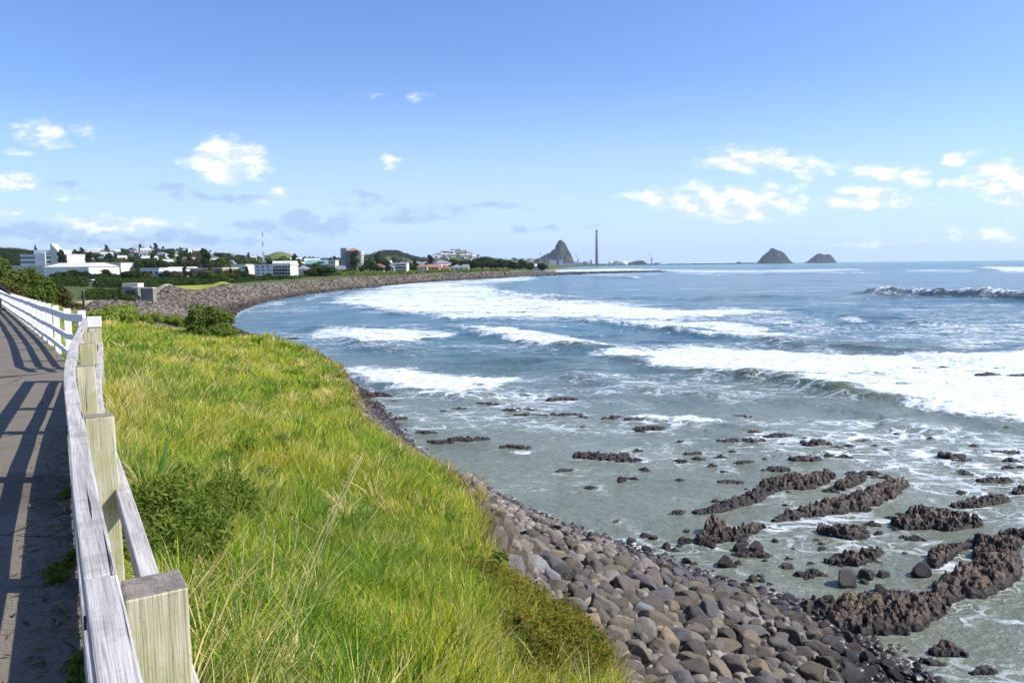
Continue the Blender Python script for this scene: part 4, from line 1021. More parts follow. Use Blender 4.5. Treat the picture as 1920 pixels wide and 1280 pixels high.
for i in range(3): under(board('outer_rail', FNs, jo[i] + .003 * bool(i), jo[i + 1], .185, -.48, -.38, .065, M_RAIL, fence, 40 + i), fence)
for i, s in enumerate(sp_posts):
    zb = float(land_h(along(FNs, s)[0][0], along(FNs, s)[0][1])) - along(FNs, s)[0][2] - .2
    under(post(FNs, s, .036 + .068, .13, .13, -.012, zb, M_POST, fence, 60 + i, M_POSTTOP), fence)
M_BOLT = plain('rusty_bolt', (.10, .06, .04), (.06, .04, .03), 30, .6)
for s in sp_posts:
    p, d, _ = along(FNs, s); sea = np.array([d[1], -d[0]])
    for dd_, zz_ in ((-.03, -.05), (.03, -.09)):
        c_ = p[:2] - sea * .036 + d * dd_; under(MB().tube([(c_[0] + sea[0] * .01, c_[1] + sea[1] * .01, p[2] + zz_), (c_[0] - sea[0] * .006, c_[1] - sea[1] * .006, p[2] + zz_)], .009, 6).build('bolt', M_BOLT, fence), fence)
# earlier posts behind the lens keep the fence whole from other views
wf = obj('painted_fence', None, None, (FWHITE[0][0], FWHITE[0][1], 6.1), 'white painted timber fence with three rails leading away to the left edge', 'fence')
_, _, LW = along(FWHITE, 0)
seglen = np.r_[0, np.cumsum([np.linalg.norm(FWHITE[i + 1][:2] - FWHITE[i][:2]) for i in range(len(FWHITE) - 1)])]
cuts = sorted(set([0.0] + [s_atx(FWHITE, q) for q in (124, 91, 66, 40)] + list(np.arange(s_atx(FWHITE, 40) + 4, LW, 4.2)) + [LW]))
for i in range(len(cuts) - 1):
    for nm, (za, zb) in (('top_rail', (-.13, 0)), ('middle_rail', (-.46, -.36)), ('bottom_rail', (-.76, -.67))):
        under(board(nm, FWHITE, cuts[i], cuts[i + 1] - .004, 0, za, zb, .05, M_WPAINT, wf, 80 + i * 3, step=.5, wob=.012), wf)
ps = [s_atx(FWHITE, q) for q in (141, 115, 95, 82)]; ps += list(np.arange(ps[-1] + 1.6, LW, 1.7))
for i, s in enumerate(ps):
    p = along(FWHITE, s)[0]; zb = float(land_h(p[0], p[1])) - p[2] - .2
    under(post(FWHITE, s, .026 + .062, .12, .11, .055, zb, M_WPAINT, wf, 120 + i), wf)
endp = along(FNs, LN - .15)[0]
e_ = obj('end_post', None, None, (endp[0], endp[1], endp[2] - .9), 'wide corner post with a white painted head where the two fences meet', 'post')
o = post(FNs, LN - .15, .12, .17, .14, -.13, -1.2, M_POST, e_, 200, name='shaft'); under(o, e_)
o = post(FNs, LN - .15, .12, .19, .16, .03, -.126, M_WPAINT, e_, 201, name='painted_head'); under(o, e_)
# timber kerb under the near fence
# ------------------------------------------------------------------ leaf clouds
def leaf_cloud(lobes, n, size, seed, shell=.55, up=.25, aspect=1.8, noise=.22):
    """lobes: (cx,cy,cz,rx,ry,rz). Leaves as small folded diamonds spread through the lobes' outer volume."""
    r = np.random.default_rng(seed); lb = np.array(lobes, float); wgt = lb[:, 3] * lb[:, 4] + lb[:, 3] * lb[:, 5]; wgt /= wgt.sum()
    k = r.choice(len(lb), n, p=wgt); d = r.normal(size=(n, 3)); d /= np.linalg.norm(d, axis=1)[:, None]
    rad = shell + (1 - shell) * r.random(n) ** .6
    bump_ = 1 + noise * fbm(d[:, 0] * 2.6 + k, d[:, 1] * 2.6, d[:, 2] * 2.6, 3, seed)
    c = lb[k, :3] + d * lb[k, 3:] * (rad * bump_)[:, None]
    nrm = d + r.normal(size=(n, 3)) * .75; nrm[:, 2] += up; nrm /= np.linalg.norm(nrm, axis=1)[:, None]
    t = np.cross(nrm, r.normal(size=(n, 3))); t /= np.linalg.norm(t, axis=1)[:, None]; b = np.cross(nrm, t)
    s = size * r.uniform(.6, 1.35, n)[:, None]
    v = np.stack([c - t * s * aspect * .5, c + b * s * .5, c + t * s * aspect * .5, c - b * s * .5], 1).reshape(-1, 3)
    return v, np.arange(4 * n).reshape(-1, 4)
def lobes_for(kind, seed, w=1.0, h=1.0):
    r = random.Random(seed); L = []
    if kind == 'round':
        for i in range(15):
            a = r.uniform(0, 6.28); q = r.uniform(.15, .68); L.append((math.cos(a) * q * w, math.sin(a) * q * w, h * (.42 + r.uniform(-.1, .34) * (1.2 - q)), w * r.uniform(.25, .42), w * r.uniform(.25, .42), h * r.uniform(.16, .25)))
    elif kind == 'tall':
        for i in range(11):
            z_ = .25 + .065 * i; L.append((r.uniform(-.18, .18) * w, r.uniform(-.18, .18) * w, h * z_, w * r.uniform(.3, .5), w * r.uniform(.3, .5), h * .12))
    elif kind == 'cone':
        for i in range(12):
            z_ = i / 12; q = w * (1 - z_) * .85 + .05
            for a in range(4):
                t = a * 1.57 + i; L.append((math.cos(t) * q * .55, math.sin(t) * q * .55, h * (.15 + .82 * z_), q * .55, q * .55, h * .028))
    elif kind == 'shrub':
        for i in range(11):
            a = r.uniform(0, 6.28); q = r.uniform(0, .65); L.append((math.cos(a) * q * w, math.sin(a) * q * w, h * r.uniform(.2, .62), w * r.uniform(.25, .42), w * r.uniform(.25, .42), h * r.uniform(.2, .36)))
    return L
def trunk_mb(h, r0, seed, limbs=4, w=1.0):
    r = random.Random(seed); m = MB(); m.tube([(0, 0, -.6), (.02 * h, 0, h * .25), (-.01 * h, .02 * h, h * .5), (0, 0, h * .75)], [r0, r0 * .8, r0 * .55, r0 * .25], 7)
    for i in range(limbs):
        a = r.uniform(0, 6.28); z_ = h * r.uniform(.2, .45)
        m.tube([(0, 0, z_), (math.cos(a) * w * .3, math.sin(a) * w * .3, z_ + h * .16), (math.cos(a) * w * .6, math.sin(a) * w * .6, z_ + h * .3)], [r0 * .5, r0 * .33, r0 * .12], 5)
    return m
TV = {}
def tree_variant(kind, seed, w, h, n, leaf, mat_):
    v, f = leaf_cloud(lobes_for(kind, seed, w, h), n, leaf, seed, .5)
    crown = new_mesh('crown', v, f, mat_); mb = trunk_mb(h, .05 * h if kind != 'cone' else .03 * h, seed, 4, w)
    return crown, new_mesh('trunk', mb.v, mb.f, M_BARK, True)
for i in range(4): TV['round%d' % i] = tree_variant('round', 600 + i, 4.6, 7.5, 2600, .42, [M_F_DARK, M_F_DARK, M_F_OLIVE, M_F_MID][i])
for i in range(2): TV['tall%d' % i] = tree_variant('tall', 620 + i, 3.2, 10, 2000, .42, [M_F_DARK, M_F_MID][i])
TV['cone0'] = tree_variant('cone', 640, 3.6, 17, 2400, .45, M_F_DARK)
for i in range(3): TV['bush%d' % i] = tree_variant('shrub', 660 + i, 1.0, 1.0, 1500, .12, [M_F_MID, M_F_DARK, M_F_OLIVE][i])
GENERIC = {}
def tree(kind, x, y, scl, label, group=None, name='tree', z=None, parts=('trunk', 'crown'), catg='tree'):
    cr, tr = TV[kind]; z = float(land_h(x, y)) - .15 if z is None else z
    s = scl if isinstance(scl, (tuple, list)) else (scl,) * 3
    e = empty(name, (x, y, z), label, catg, group, random.uniform(0, 6.28)); e.scale = s
    if 'trunk' in parts: obj('trunk', tr, e)
    obj('crown', cr, e); return e

# ------------------------------------------------------------------ foreground plants
def plant(name, lobes, n, size, mat_, loc, label, cat='shrub', group=None, aspect=2.2, stems=6, seed=1, stem_r=.012, shell=.4):
    e = empty(name, loc, label, cat, group); v, f = leaf_cloud(lobes, n, size, seed, shell, .35, aspect); obj('foliage', new_mesh('foliage', v, f, mat_), e)
    m = MB(); r = random.Random(seed)
    for i in range(stems):
        lb = r.choice(lobes); m.tube([(r.uniform(-.08, .08), r.uniform(-.08, .08), -.1), (lb[0] * .5, lb[1] * .5, lb[2] * .5), (lb[0], lb[1], lb[2])], [stem_r, stem_r * .7, stem_r * .4], 5)
    m.build('stem', M_BARK, e, True); return e
def gp(px, py):
    """point of the land seen at a photo position"""
    d = ray(px, py); t = np.linspace(1.2, 160, 6000); q = np.array([0, 0, CAM_Z]) + t[:, None] * d
    h = land_h(q[:, 0], q[:, 1]); i = np.argmax(q[:, 2] < h); return q[i]
c0 = gp(385, 1010); print('shrub at', c0)
lb = []
rr_ = random.Random(5)
for (px, py, s_) in [(300,1010,.30),(350,990,.28),(400,960,.28),(300,960,.24),(440,930,.22),(480,900,.16),(340,920,.20),(400,1010,.22),(450,970,.2),(300,1050,.22),(350,1040,.24),(470,850,.18),(430,880,.2),(280,1000,.24),(500,940,.16),(520,835,.14)]:
    q = gp(px, py) - c0; lb.append((q[0] + rr_.uniform(-.1, .1), q[1], q[2] + s_ * .5, s_ * rr_.uniform(.9, 1.3), s_ * rr_.uniform(1, 1.5), s_ * rr_.uniform(.5, .95)))
plant('juniper_shrub', lb, 24000, .017, M_F_NEAR, c0, 'low sprawling dark green shrub in the grass right behind the nearest fence posts', aspect=3.6, seed=31, shell=.1, stems=12)
def blade_mb(m, base, tip, w, bend, seg=7, fold=.25):
    base, tip = Vector(base), Vector(tip); up = Vector((0, 0, 1)); d = (tip - base); side = d.cross(Vector((.3, -1, .2))).normalized()
    b = len(m.v)
    for i in range(seg + 1):
        t = i / seg; p = base + d * t + up * (bend * 4 * t * (1 - t)) * .5; ww = w * (1 - .95 * t ** 2.2) * (.55 + .45 * min(1, t * 5)); n = side.cross(d).normalized()
        m.v += [tuple(p - side * ww), tuple(p + n * ww * fold), tuple(p + side * ww)]
    for i in range(seg):
        for k in (0, 1): m.f.append((b + 3*i + k, b + 3*i + k + 1, b + 3*i + 4 + k, b + 3*i + 3 + k))
M_FLAX = plain('flax_leaf', (.13, .30, .045), (.10, .22, .04), 6, .4); M_FLAXY = plain('yellowing_leaf', (.36, .36, .07), (.28, .25, .06), 6, .5)
q = gp(290, 925); e = empty('flax_plant', q, 'small clump of broad upright flax leaves poking out above the dark shrub', 'plant')
up_ = Vector((0, 0, 1))
for i, (a, b_, ln, w_, mm) in enumerate([(.0, .0, .50, .034, M_FLAX), (-.09, .02, .32, .026, M_FLAX), (.06, .04, .34, .014, M_FLAXY), (.12, .0, .28, .012, M_FLAXY), (.09, -.05, .3, .012, M_FLAX), (-.05, .05, .26, .014, M_FLAXY)]):
    m = MB(); blade_mb(m, (a * .5, b_, -.05), (a * .8 + (.13 if i == 0 else a * 1.5), b_ + .05, ln), w_, .02); m.build('leaf', mm, e, True)
M_STRAW = plain('dry_straw', (.52, .43, .24), (.42, .33, .18), 12, .8)
def stalks(px, py, specs, label, name='dry_stalks'):
    q = gp(px, py); e = empty(name, q, label, 'grass stalk')
    for i, (dx, dy, ln, lean, ly, r_) in enumerate(specs):
        m = MB(); pts = [(dx + lean * t ** 1.4, dy + ly * t ** 1.4, ln * t - .05) for t in np.linspace(0, 1, 8)]
        m.tube(pts, [r_ * (1 - .6 * t) for t in np.linspace(0, 1, 8)], 5)
        for k in range(10):
            t = .80 + .02 * k; b = Vector(pts[min(7, int(t * 7))]).lerp(Vector(pts[7]), .5); z_ = ln * t; cx_ = dx + lean * t ** 1.4; cy_ = dy + ly * t ** 1.4
            m.tube([(cx_, cy_, z_), (cx_ + random.uniform(-.012, .012), cy_ + random.uniform(-.01, .01), z_ + .03)], [.0022, .0006], 3)
        m.build('stalk', M_STRAW, e, True)
stalks(450, 1190, [(0, 0, .62, .04, .03, .0035), (.03, .02, .66, .12, .05, .0035), (-.02, .05, .45, -.03, 0, .003)], 'pair of thin pale straw stalks standing in the grass right of the nearest post')
stalks(530, 1190, [(0, 0, 1.05, .42, .55, .0045), (.03, .05, .98, .36, .6, .004), (.06, .1, .9, .30, .4, .0035), (.1, 0, .8, .5, .3, .003)], 'tallest straw stalks leaning to the right across the middle of the grass')
stalks(520, 1200, [(0, .1, .7, .10, .1, .0035), (-.1, .1, .6, .02, .2, .003)], 'short straw stalks at the foot of the tallest leaning ones')
stalks(1010, 1180, [(0, 0, .75, -.1, .1, .003), (.12, .1, .7, .3, .2, .003), (.2, 0, .65, .35, .1, .003), (.05, .2, .8, 0, .1, .003)], 'thin dry stalks at the cliff edge in front of the boulders')
# cliff edge shrubs: low mats that follow the lip of the bank
M_F_LEAF2 = foliage('leaf_shrub_dark', (.045, .075, .015), (.19, .24, .05), None, 1.5)
EDGE_SH = [([(945,1128),(965,1140),(990,1150),(1010,1165),(985,1175),(1030,1180),(1005,1195)], 'yellow-green mossy shrub mat at the cliff edge, uppermost above the boulders'),
           ([(1040,1190),(1060,1205),(1030,1215),(1085,1220),(1055,1232),(1020,1235),(1100,1238)], 'dense rust-flecked shrub mat in the middle of the cliff-edge row'),
           ([(1075,1250),(1110,1248),(1130,1262),(1095,1270),(1060,1275),(1145,1278),(1120,1285)], 'yellow-green shrub mat cut by the bottom edge, beside the boulders')]
for k_, (pts_, lab) in enumerate(EDGE_SH):
    q0 = gp(*pts_[0]); L = []
    for (px, py) in pts_:
        for z_ in range(4):
            q = gp(px - 34 + random.uniform(-16, 16), py - 22 + random.uniform(-8, 8)) - q0; s_ = random.uniform(.09, .2); L.append((q[0], q[1], q[2] + .08 + s_ * .5, s_ * 1.4, s_ * 1.6, s_ * random.uniform(.8, 1.3)))
    plant('coastal_shrub', L, 15000, .017, M_F_MOSS, q0, lab, seed=1160 + k_, shell=.15, aspect=3.2, stems=14, stem_r=.006)
q0 = gp(893, 1085); plant('leafy_plant', [(random.uniform(-.3, .3), random.uniform(-.4, .4), random.uniform(.02, .15), .12, .14, .1) for _ in range(16)], 1500, .05, M_F_SHRUB, q0, 'small bright green leafy plant in the grass above the mossy shrubs', 'plant', seed=1085, shell=.2, aspect=1.6)
# row of coastal shrubs at the far end of the grass
SR = [(205,600,1.5,1.25),(243,598,1.5,1.2),(283,600,1.6,1.55),(320,604,1.6,1.6),(352,610,1.5,1.75),(388,622,1.3,1.75),(412,628,1.1,1.0)]
labs = ['leftmost of the bright leafy shrubs at the far end of the grass', 'second leafy shrub from the left at the far end of the grass', 'low leafy shrub in the middle of the row at the far end of the grass',
        'leafy shrub right of the middle of the row at the far end of the grass', 'leafy shrub just left of the tallest one in the row', 'tallest and darkest leafy shrub, at the seaward end of the row', 'narrow shrub overhanging the water at the very end of the row']
for i, (px, py, w_, h_) in enumerate(SR):
    q = gp(px, py + 8); L = lobes_for('shrub', 700 + i, w_, h_)
    plant('coastal_shrub', L, 6500, .075, M_F_SHRUB if i < 5 else M_F_LEAF2, q + np.array([0, 0, -.05]), labs[i], seed=710 + i, aspect=1.9, stem_r=.02)
# bushes on the bank left of the white fence
BB = [(-30,62,3.4,3.6),(5,60,3.4,3.6),(35,64,3.2,4.0),(60,66,2.6,3.6),(85,72,2.8,2.9),(110,82,3.0,2.0),(20,50,2.2,1.9),(-15,48,2.4,2.0),(52,56,1.9,1.7),(130,88,2.6,1.5),(100,95,3.4,2.6)]
bl_ = ['leafy bush on the bank at the left edge behind the standing person', 'bushy green clump rising above the person at the fence', 'tallest green bush on the bank left of the far sheds', 'green bush on the right shoulder of the bank',
       'dark bush at the right end of the bank above the white fence', 'low brownish scrub on the slope right of the bushes', 'light green low bush at the foot of the bank', 'pale low bush at the left edge below the tall bushes', 'small bush in front of the tallest green bush',
       'dry scrub at the far right of the slope beside the leaning post', 'olive scrub beyond the bank in front of the street lamps']
for i, (px, d, w_, h_) in enumerate(BB):
    x_, y_, _ = at(px, d); z_ = float(land_h(x_, y_)); L = lobes_for('shrub', 730 + i, w_, h_)
    plant('bush', L, 6500, .20, (M_F_MID if i in (0, 1, 2, 3, 6, 8) else M_F_OLIVE), (x_, y_, z_ - .2), bl_[i], 'bush', seed=740 + i, aspect=1.6, stem_r=.05)

# ------------------------------------------------------------------ weeds and litter along the foot of the fence
rwz = np.random.default_rng(71); LV, LF = [], []; nleaf = 2600
ss_ = rwz.random(nleaf) ** 1.3 * 9.0; pp_ = np.array([along(FNs, s)[0][:2] for s in ss_]); dd_ = np.array([along(FNs, s)[1] for s in ss_]); of_ = np.abs(rwz.normal(0, .17, nleaf)) - .04
lx_ = pp_[:, 0] - dd_[:, 1] * of_; ly_ = pp_[:, 1] + dd_[:, 0] * of_; lz_ = zpath(ly_) + .02; a_ = rwz.uniform(0, 6.28, nleaf); ln_ = rwz.uniform(.01, .05, nleaf); wd_l = rwz.uniform(.002, .010, nleaf)
c_, s_ = np.cos(a_), np.sin(a_); tz = rwz.uniform(-.008, .02, nleaf)
v = np.stack([np.stack([lx_ - c_*ln_, ly_ - s_*ln_, lz_], -1), np.stack([lx_ + s_*wd_l, ly_ - c_*wd_l, lz_ + tz*.5], -1), np.stack([lx_ + c_*ln_, ly_ + s_*ln_, lz_ + tz], -1), np.stack([lx_ - s_*wd_l, ly_ + c_*wd_l, lz_ + tz*.5], -1)], 1).reshape(-1, 3)
tn = rwz.random((nleaf, 1)); cl_l = np.repeat(np.where(tn < .6, np.array([.30, .22, .13]), np.where(tn < .8, np.array([.10, .07, .045]), np.array([.09, .15, .03]))) * rwz.uniform(.6, 1.2, (nleaf, 1)), 4, 0)
obj('leaf_litter', new_mesh('leaf_litter', v, np.arange(4 * nleaf).reshape(-1, 4), M_GRASS, False, {'col': cl_l}), kind='stuff')
for k_, s in enumerate([.9, 1.5, 2.0, 2.6, 3.3, 4.6, 6.2]):
    p, d, _ = along(FNs, s); nl = np.array([-d[1], d[0]]); q = p[:2] + nl * (.03 + .02 * (k_ % 3)); r_ = .11 - .008 * k_
    plant('weed_tuft', [(random.uniform(-.06, .06), random.uniform(-.16, .16), .04, r_ * .6, r_, r_ * .55) for _ in range(5)], 900, .016, M_F_LEAF2, (q[0], q[1], float(zpath(q[1]))), 'dark green weed tuft at the fence foot, number %s up the path' % ('one two three four five six seven'.split()[k_]), 'plant', 'weeds along the path edge', seed=1400 + k_, aspect=2.6, shell=.2, stems=3, stem_r=.003)
# ------------------------------------------------------------------ grass
def grass_blades(bx, by, bz, h, wd, col, seed, lean=.6, dirs=None):
    r = np.random.default_rng(seed); n = len(bx); a = r.uniform(0, 6.283, n); la = r.uniform(0, 6.283, n); ln = lean * (.3 + r.random(n))
    cl_ = 9 * fbm(bx * .9, by * .9, oct=3, seed=97); cm = .45; lx, ly = np.cos(la) * ln * .75 + cm * np.cos(cl_) * ln + .06, np.sin(la) * ln * .75 + cm * np.sin(cl_) * ln - .02
    if dirs is not None: lx, ly = np.cos(dirs) * ln, np.sin(dirs) * ln
    sx_, sy_ = np.cos(a), np.sin(a); V = []
    for t, wq in ((0, .9), (.38, 1.0), (.74, .62), (1.0, .04)):
        px = bx + lx * h * t ** 1.8; py = by + ly * h * t ** 1.8; pz = bz - .03 + h * (t - .28 * ln * t * t)
        V.append(np.stack([px - sx_ * wd * wq * .5, py - sy_ * wd * wq * .5, pz], -1)); V.append(np.stack([px + sx_ * wd * wq * .5, py + sy_ * wd * wq * .5, pz], -1))
    v = np.stack(V, 1).reshape(-1, 3); b = (np.arange(n) * 8)[:, None, None]; q = np.array([[0, 1, 3, 2], [2, 3, 5, 4], [4, 5, 7, 6]])[None]
    f = (b + q).reshape(-1, 4); tip = np.array([1, 1, 1, 1, 1.02, 1.02, 1.1, 1.1])
    c = (col[:, None, :] * np.ones((1, 8, 1))).reshape(-1, 3); return v, f, c
rg = np.random.default_rng(21)
def cand_pts(n, y0, y1, x0, x1):
    x = rg.uniform(x0, x1, n); y = rg.uniform(y0, y1, n); return x, y
XS, YS = [], []
for (y0, y1, dens) in [(.6, 4, 1500), (4, 8, 2000), (8, 13, 1250), (13, 20, 620), (20, 30, 330), (30, 44, 190), (44, 82, 55)]:
    x0 = -.70 * y1 - .5; x1 = min(3.2, 3.2); x_, y_ = cand_pts(int(dens * (x1 - x0) * (y1 - y0)), y0, y1, x0, x1)
    k_ = (x_ > -.70 * y_ - .6); x_, y_ = x_[k_], y_[k_]
    dE = sdist(x_, y_, PLAT); fd, fs2, _, _ = seg_dist(x_, y_, FLINE); sf = -fd * fs2
    dE = dE + .25 * fbm(x_ * 1.1, y_ * 1.1, seed=77)
    k_ = (dE > -.35) & (sf > .02) | ((sf <= .02) & (sf > -.10) & (rg.random(len(x_)) < .22)) | ((sf < -6.0) & (y_ > 40))
    XS.append(x_[k_]); YS.append(y_[k_])
gx_, gy_ = np.concatenate(XS), np.concatenate(YS)
gz_ = land_h(gx_, gy_); gu, gv = proj(np.stack([gx_, gy_, gz_ + .2], -1))
k_ = (gu > -60) & (gu < 1260) & (gv < 1560); gx_, gy_, gz_, gu, gv = gx_[k_], gy_[k_], gz_[k_], gu[k_], gv[k_]
n = len(gx_); print('grass blades', n)
dE = sdist(gx_, gy_, PLAT); fd, fs2, _, _ = seg_dist(gx_, gy_, FLINE); sf = -fd * fs2
tuft = fbm(gx_ * 2.2, gy_ * 2.2, oct=3, seed=81); patch = fbm(gx_ * .35, gy_ * .35, oct=4, seed=82); pt2 = fbm(gx_ * .9, gy_ * .9, oct=3, seed=84)
gh = (.22 + .17 * tuft + .06 * patch) * rg.uniform(.6, 1.35, n)
dist = np.hypot(gx_, gy_)
gh *= np.where(sf < .25, .55, 1) * np.interp(dE, [-.3, 0, .8], [.8, 1.05, 1.0])
bottom = np.exp(-((gu - 800) / 260) ** 2 - ((gv - 1240) / 150) ** 2); gh *= 1 + .45 * bottom
gw = np.maximum(.0055, .00085 * dist) * rg.uniform(.6, 1.4, n) * (1 + .5 * bottom)
green = np.array([.15, .25, .028]); lime_ = np.array([.50, .52, .05]); straw = np.array([.74, .60, .30]); rust = np.array([.30, .17, .07]); dk = np.array([.055, .13, .02]); gold = np.array([.68, .57, .09])
m1 = np.clip(.50 + .80 * patch + .5 * pt2 + rg.normal(0, .22, n), 0, 1)[:, None]
col = green * (1 - m1) + lime_ * m1
col = np.where((rg.random(n) < .16 + .16 * sstep(patch, -.1, .4))[:, None], gold, col)
ps_ = .12 + .55 * np.exp(-((gu - 250) / 60) ** 2 - ((gv - 735) / 45) ** 2) + .55 * np.exp(-((gu - 225) / 40) ** 2 - ((gv - 850) / 60) ** 2) + .5 * np.exp(-((gu - 560) / 130) ** 2 - ((gv - 1230) / 50) ** 2) + .25 * sstep(pt2, .15, .5)
ps_ += .5 * sstep(dE, .45, .0) + .22 * np.exp(-((gu - 420) / 160) ** 2 - ((gv - 680) / 30) ** 2) + .25 * (gy_ > 44) * sstep(patch, 0, .3)
col = np.where((rg.random(n) < ps_)[:, None], straw * rg.uniform(.6, 1.1, n)[:, None], col)
col = np.where((rg.random(n) < .55 * sstep(dE, .35, -.1))[:, None], rust * rg.uniform(.6, 1.3, n)[:, None], col)
col = np.where((rg.random(n) < .10 + .2 * bottom)[:, None], dk, col)
col *= rg.uniform(.84, 1.28, n)[:, None]
# tussocks: fans of longer blades spreading from one root
NT_ = 2600; r_ = np.random.default_rng(55); ty = 1.2 + 38 * r_.random(NT_) ** 1.6; tx = r_.uniform(-.70, .40, NT_) * ty
tE = sdist(tx, ty, PLAT); td, ts, _, _ = seg_dist(tx, ty, FLINE); k_ = (tE > -.3) & (-td * ts > .3); tx, ty, tE = tx[k_], ty[k_], tE[k_]
nb = 34; cxx = np.repeat(tx, nb); cyy = np.repeat(ty, nb); a_ = r_.uniform(0, 6.283, len(cxx)); q_ = r_.random(len(cxx)) ** .7 * .11
kx_, ky_ = cxx + np.cos(a_) * q_, cyy + np.sin(a_) * q_; kz_ = land_h(kx_, ky_)
tone = np.repeat(r_.random(len(tx)), nb); edge_ = np.repeat(sstep(tE, .6, 0), nb)
tc_ = np.where((tone < .50)[:, None], np.array([.10, .21, .022]), np.where((tone < .80)[:, None], np.array([.34, .42, .045]), np.array([.66, .52, .25])))
tc_ = tc_ * 1.12 * (1 - edge_[:, None] * .8) + np.array([.42, .26, .11]) * edge_[:, None] * .8; tc_ = tc_ * r_.uniform(.75, 1.25, len(cxx))[:, None]
th_ = np.repeat(r_.uniform(.26, .48, len(tx)), nb) * r_.uniform(.6, 1.15, len(cxx)); tw_ = np.maximum(.007, .0010 * np.hypot(kx_, ky_)) * r_.uniform(.7, 1.5, len(cxx))
v2, f2, c2_ = grass_blades(kx_, ky_, kz_, th_, tw_, tc_, 92, 1.0, a_)
v, f, c = grass_blades(gx_, gy_, gz_, gh, gw, col, 91)
f = np.concatenate([f, f2 + len(v)]); v = np.concatenate([v, v2]); c = np.concatenate([c, c2_])
obj('grass', new_mesh('grass', v, f, M_GRASS, False, {'col': c}), kind='stuff')
# ------------------------------------------------------------------ buildings
def gz(x, y): return float(land_h(np.array([x]), np.array([y]), False)[0])
def pyramid(mb, w, d, z0, h, ov=.5):
    x, y = w / 2 + ov, d / 2 + ov; r = max(0, w / 2 - d / 2)
    mb.poly([(-x,-y,z0),(x,-y,z0),(r,0,z0+h),(-r,0,z0+h)]); mb.poly([(x,y,z0),(-x,y,z0),(-r,0,z0+h),(r,0,z0+h)])
    mb.poly([(x,-y,z0),(x,y,z0),(r,0,z0+h)]); mb.poly([(-x,y,z0),(-x,-y,z0),(-r,0,z0+h)]); mb.poly([(-x,y,z0),(x,y,z0),(x,-y,z0),(-x,-y,z0)]); return mb
def gable(mb, w, d, z0, h, ov=.4):
    x, y = w / 2 + ov, d / 2 + ov
    mb.poly([(-x,-y,z0),(x,-y,z0),(x,0,z0+h),(-x,0,z0+h)]); mb.poly([(x,y,z0),(-x,y,z0),(-x,0,z0+h),(x,0,z0+h)])
    mb.poly([(x,-y,z0),(x,y,z0),(x,0,z0+h)]); mb.poly([(-x,y,z0),(-x,-y,z0),(-x,0,z0+h)]); mb.poly([(-x,y,z0),(x,y,z0),(x,-y,z0),(-x,-y,z0)]); return mb
def windows(e, w, d, z0, z1, nx, nz, frac=(.62, .55), mat_=None, sides=(1,), proud=.05):
    """a grid of windows on the front (-y) and, if asked, the right side (+x)"""
    dz = (z1 - z0) / nz; dx = w / nx
    for i in range(nx):
        for k in range(nz):
            cx_ = -w / 2 + dx * (i + .5); cz_ = z0 + dz * (k + .5)
            MB().box(cx_ - dx * frac[0] / 2, cx_ + dx * frac[0] / 2, -d / 2 - proud, -d / 2 + .05, cz_ - dz * frac[1] / 2, cz_ + dz * frac[1] / 2).build('window', mat_ or M_GLASS, e)
    if 2 in sides:
        ny = max(1, int(d / dx)); dy = d / ny
        for i in range(ny):
            for k in range(nz):
                cy_ = -d / 2 + dy * (i + .5); cz_ = z0 + dz * (k + .5)
                MB().box(w / 2 - .05, w / 2 + proud, cy_ - dy * frac[0] / 2, cy_ + dy * frac[0] / 2, cz_ - dz * frac[1] / 2, cz_ + dz * frac[1] / 2).build('window', mat_ or M_GLASS, e)
def block(name, label, px0, px1, yt, d, dep, mat_, nx=0, nz=0, roof=None, rmat=None, rh=2., rz=0., cat='building', group=None, frac=(.62, .55), sides=(1,), parapet=True, zlow=1.2):
    x, y, _ = at((px0 + px1) / 2, d); w = (px1 - px0) / F * d; zt = ztop((px0 + px1) / 2, yt, d); z0 = gz(x, y); h = max(zt - z0 - (rh if roof else 0), 2.4)
    e = empty(name, (x, y + dep / 2, z0), label, cat, group, rz)
    MB().box(-w/2, w/2, -dep/2, dep/2, -1.5, h).build('wall', mat_, e)
    if roof == 'hip': pyramid(MB(), w, dep, h, rh).build('roof', rmat or M_ROOFG, e)
    elif roof == 'gable': gable(MB(), w, dep, h, rh).build('roof', rmat or M_ROOFG, e)
    elif parapet: MB().box(-w/2 - .25, w/2 + .25, -dep/2 - .25, dep/2 + .25, h, h + .45).build('roof', rmat or M_ROOFW, e)
    if nx: windows(e, w, dep, max(.4, h - zlow * nz - nz * 2.0) if nz * 3.2 < h else .3, h - .4, nx, nz, frac, sides=sides)
    return e, w, h
block('warehouse', 'long cream shed wall at the far left below the wooded hill', 5, 105, 499.5, 400, 40, M_CREAM, 0, 0, rmat=M_ROOFW)
block('warehouse', 'bright white shed with a low gable standing right of the long cream shed', 88, 172, 492.5, 385, 30, M_WHITE, 0, 0, 'gable', M_ROOFW, 2.2)
e, w_, h_ = block('hospital', 'white banded multi-storey building with a sail-shaped stair fin below the wooded hill', 46, 133, 478, 520, 22, M_WHITE, 14, 3, frac=(.97, .42))
MB().box(-w_*.16, w_*.06, -12.5, -5, 0, h_ + 1.2).build('entrance_block', M_WHITE, e)
MB().box(-w_*.30, w_*.25, -6, 8, h_ + .45, h_ + 3.4).build('penthouse', M_WHITE, e)
m = MB(); a, b = w_ * .17, w_ * .34
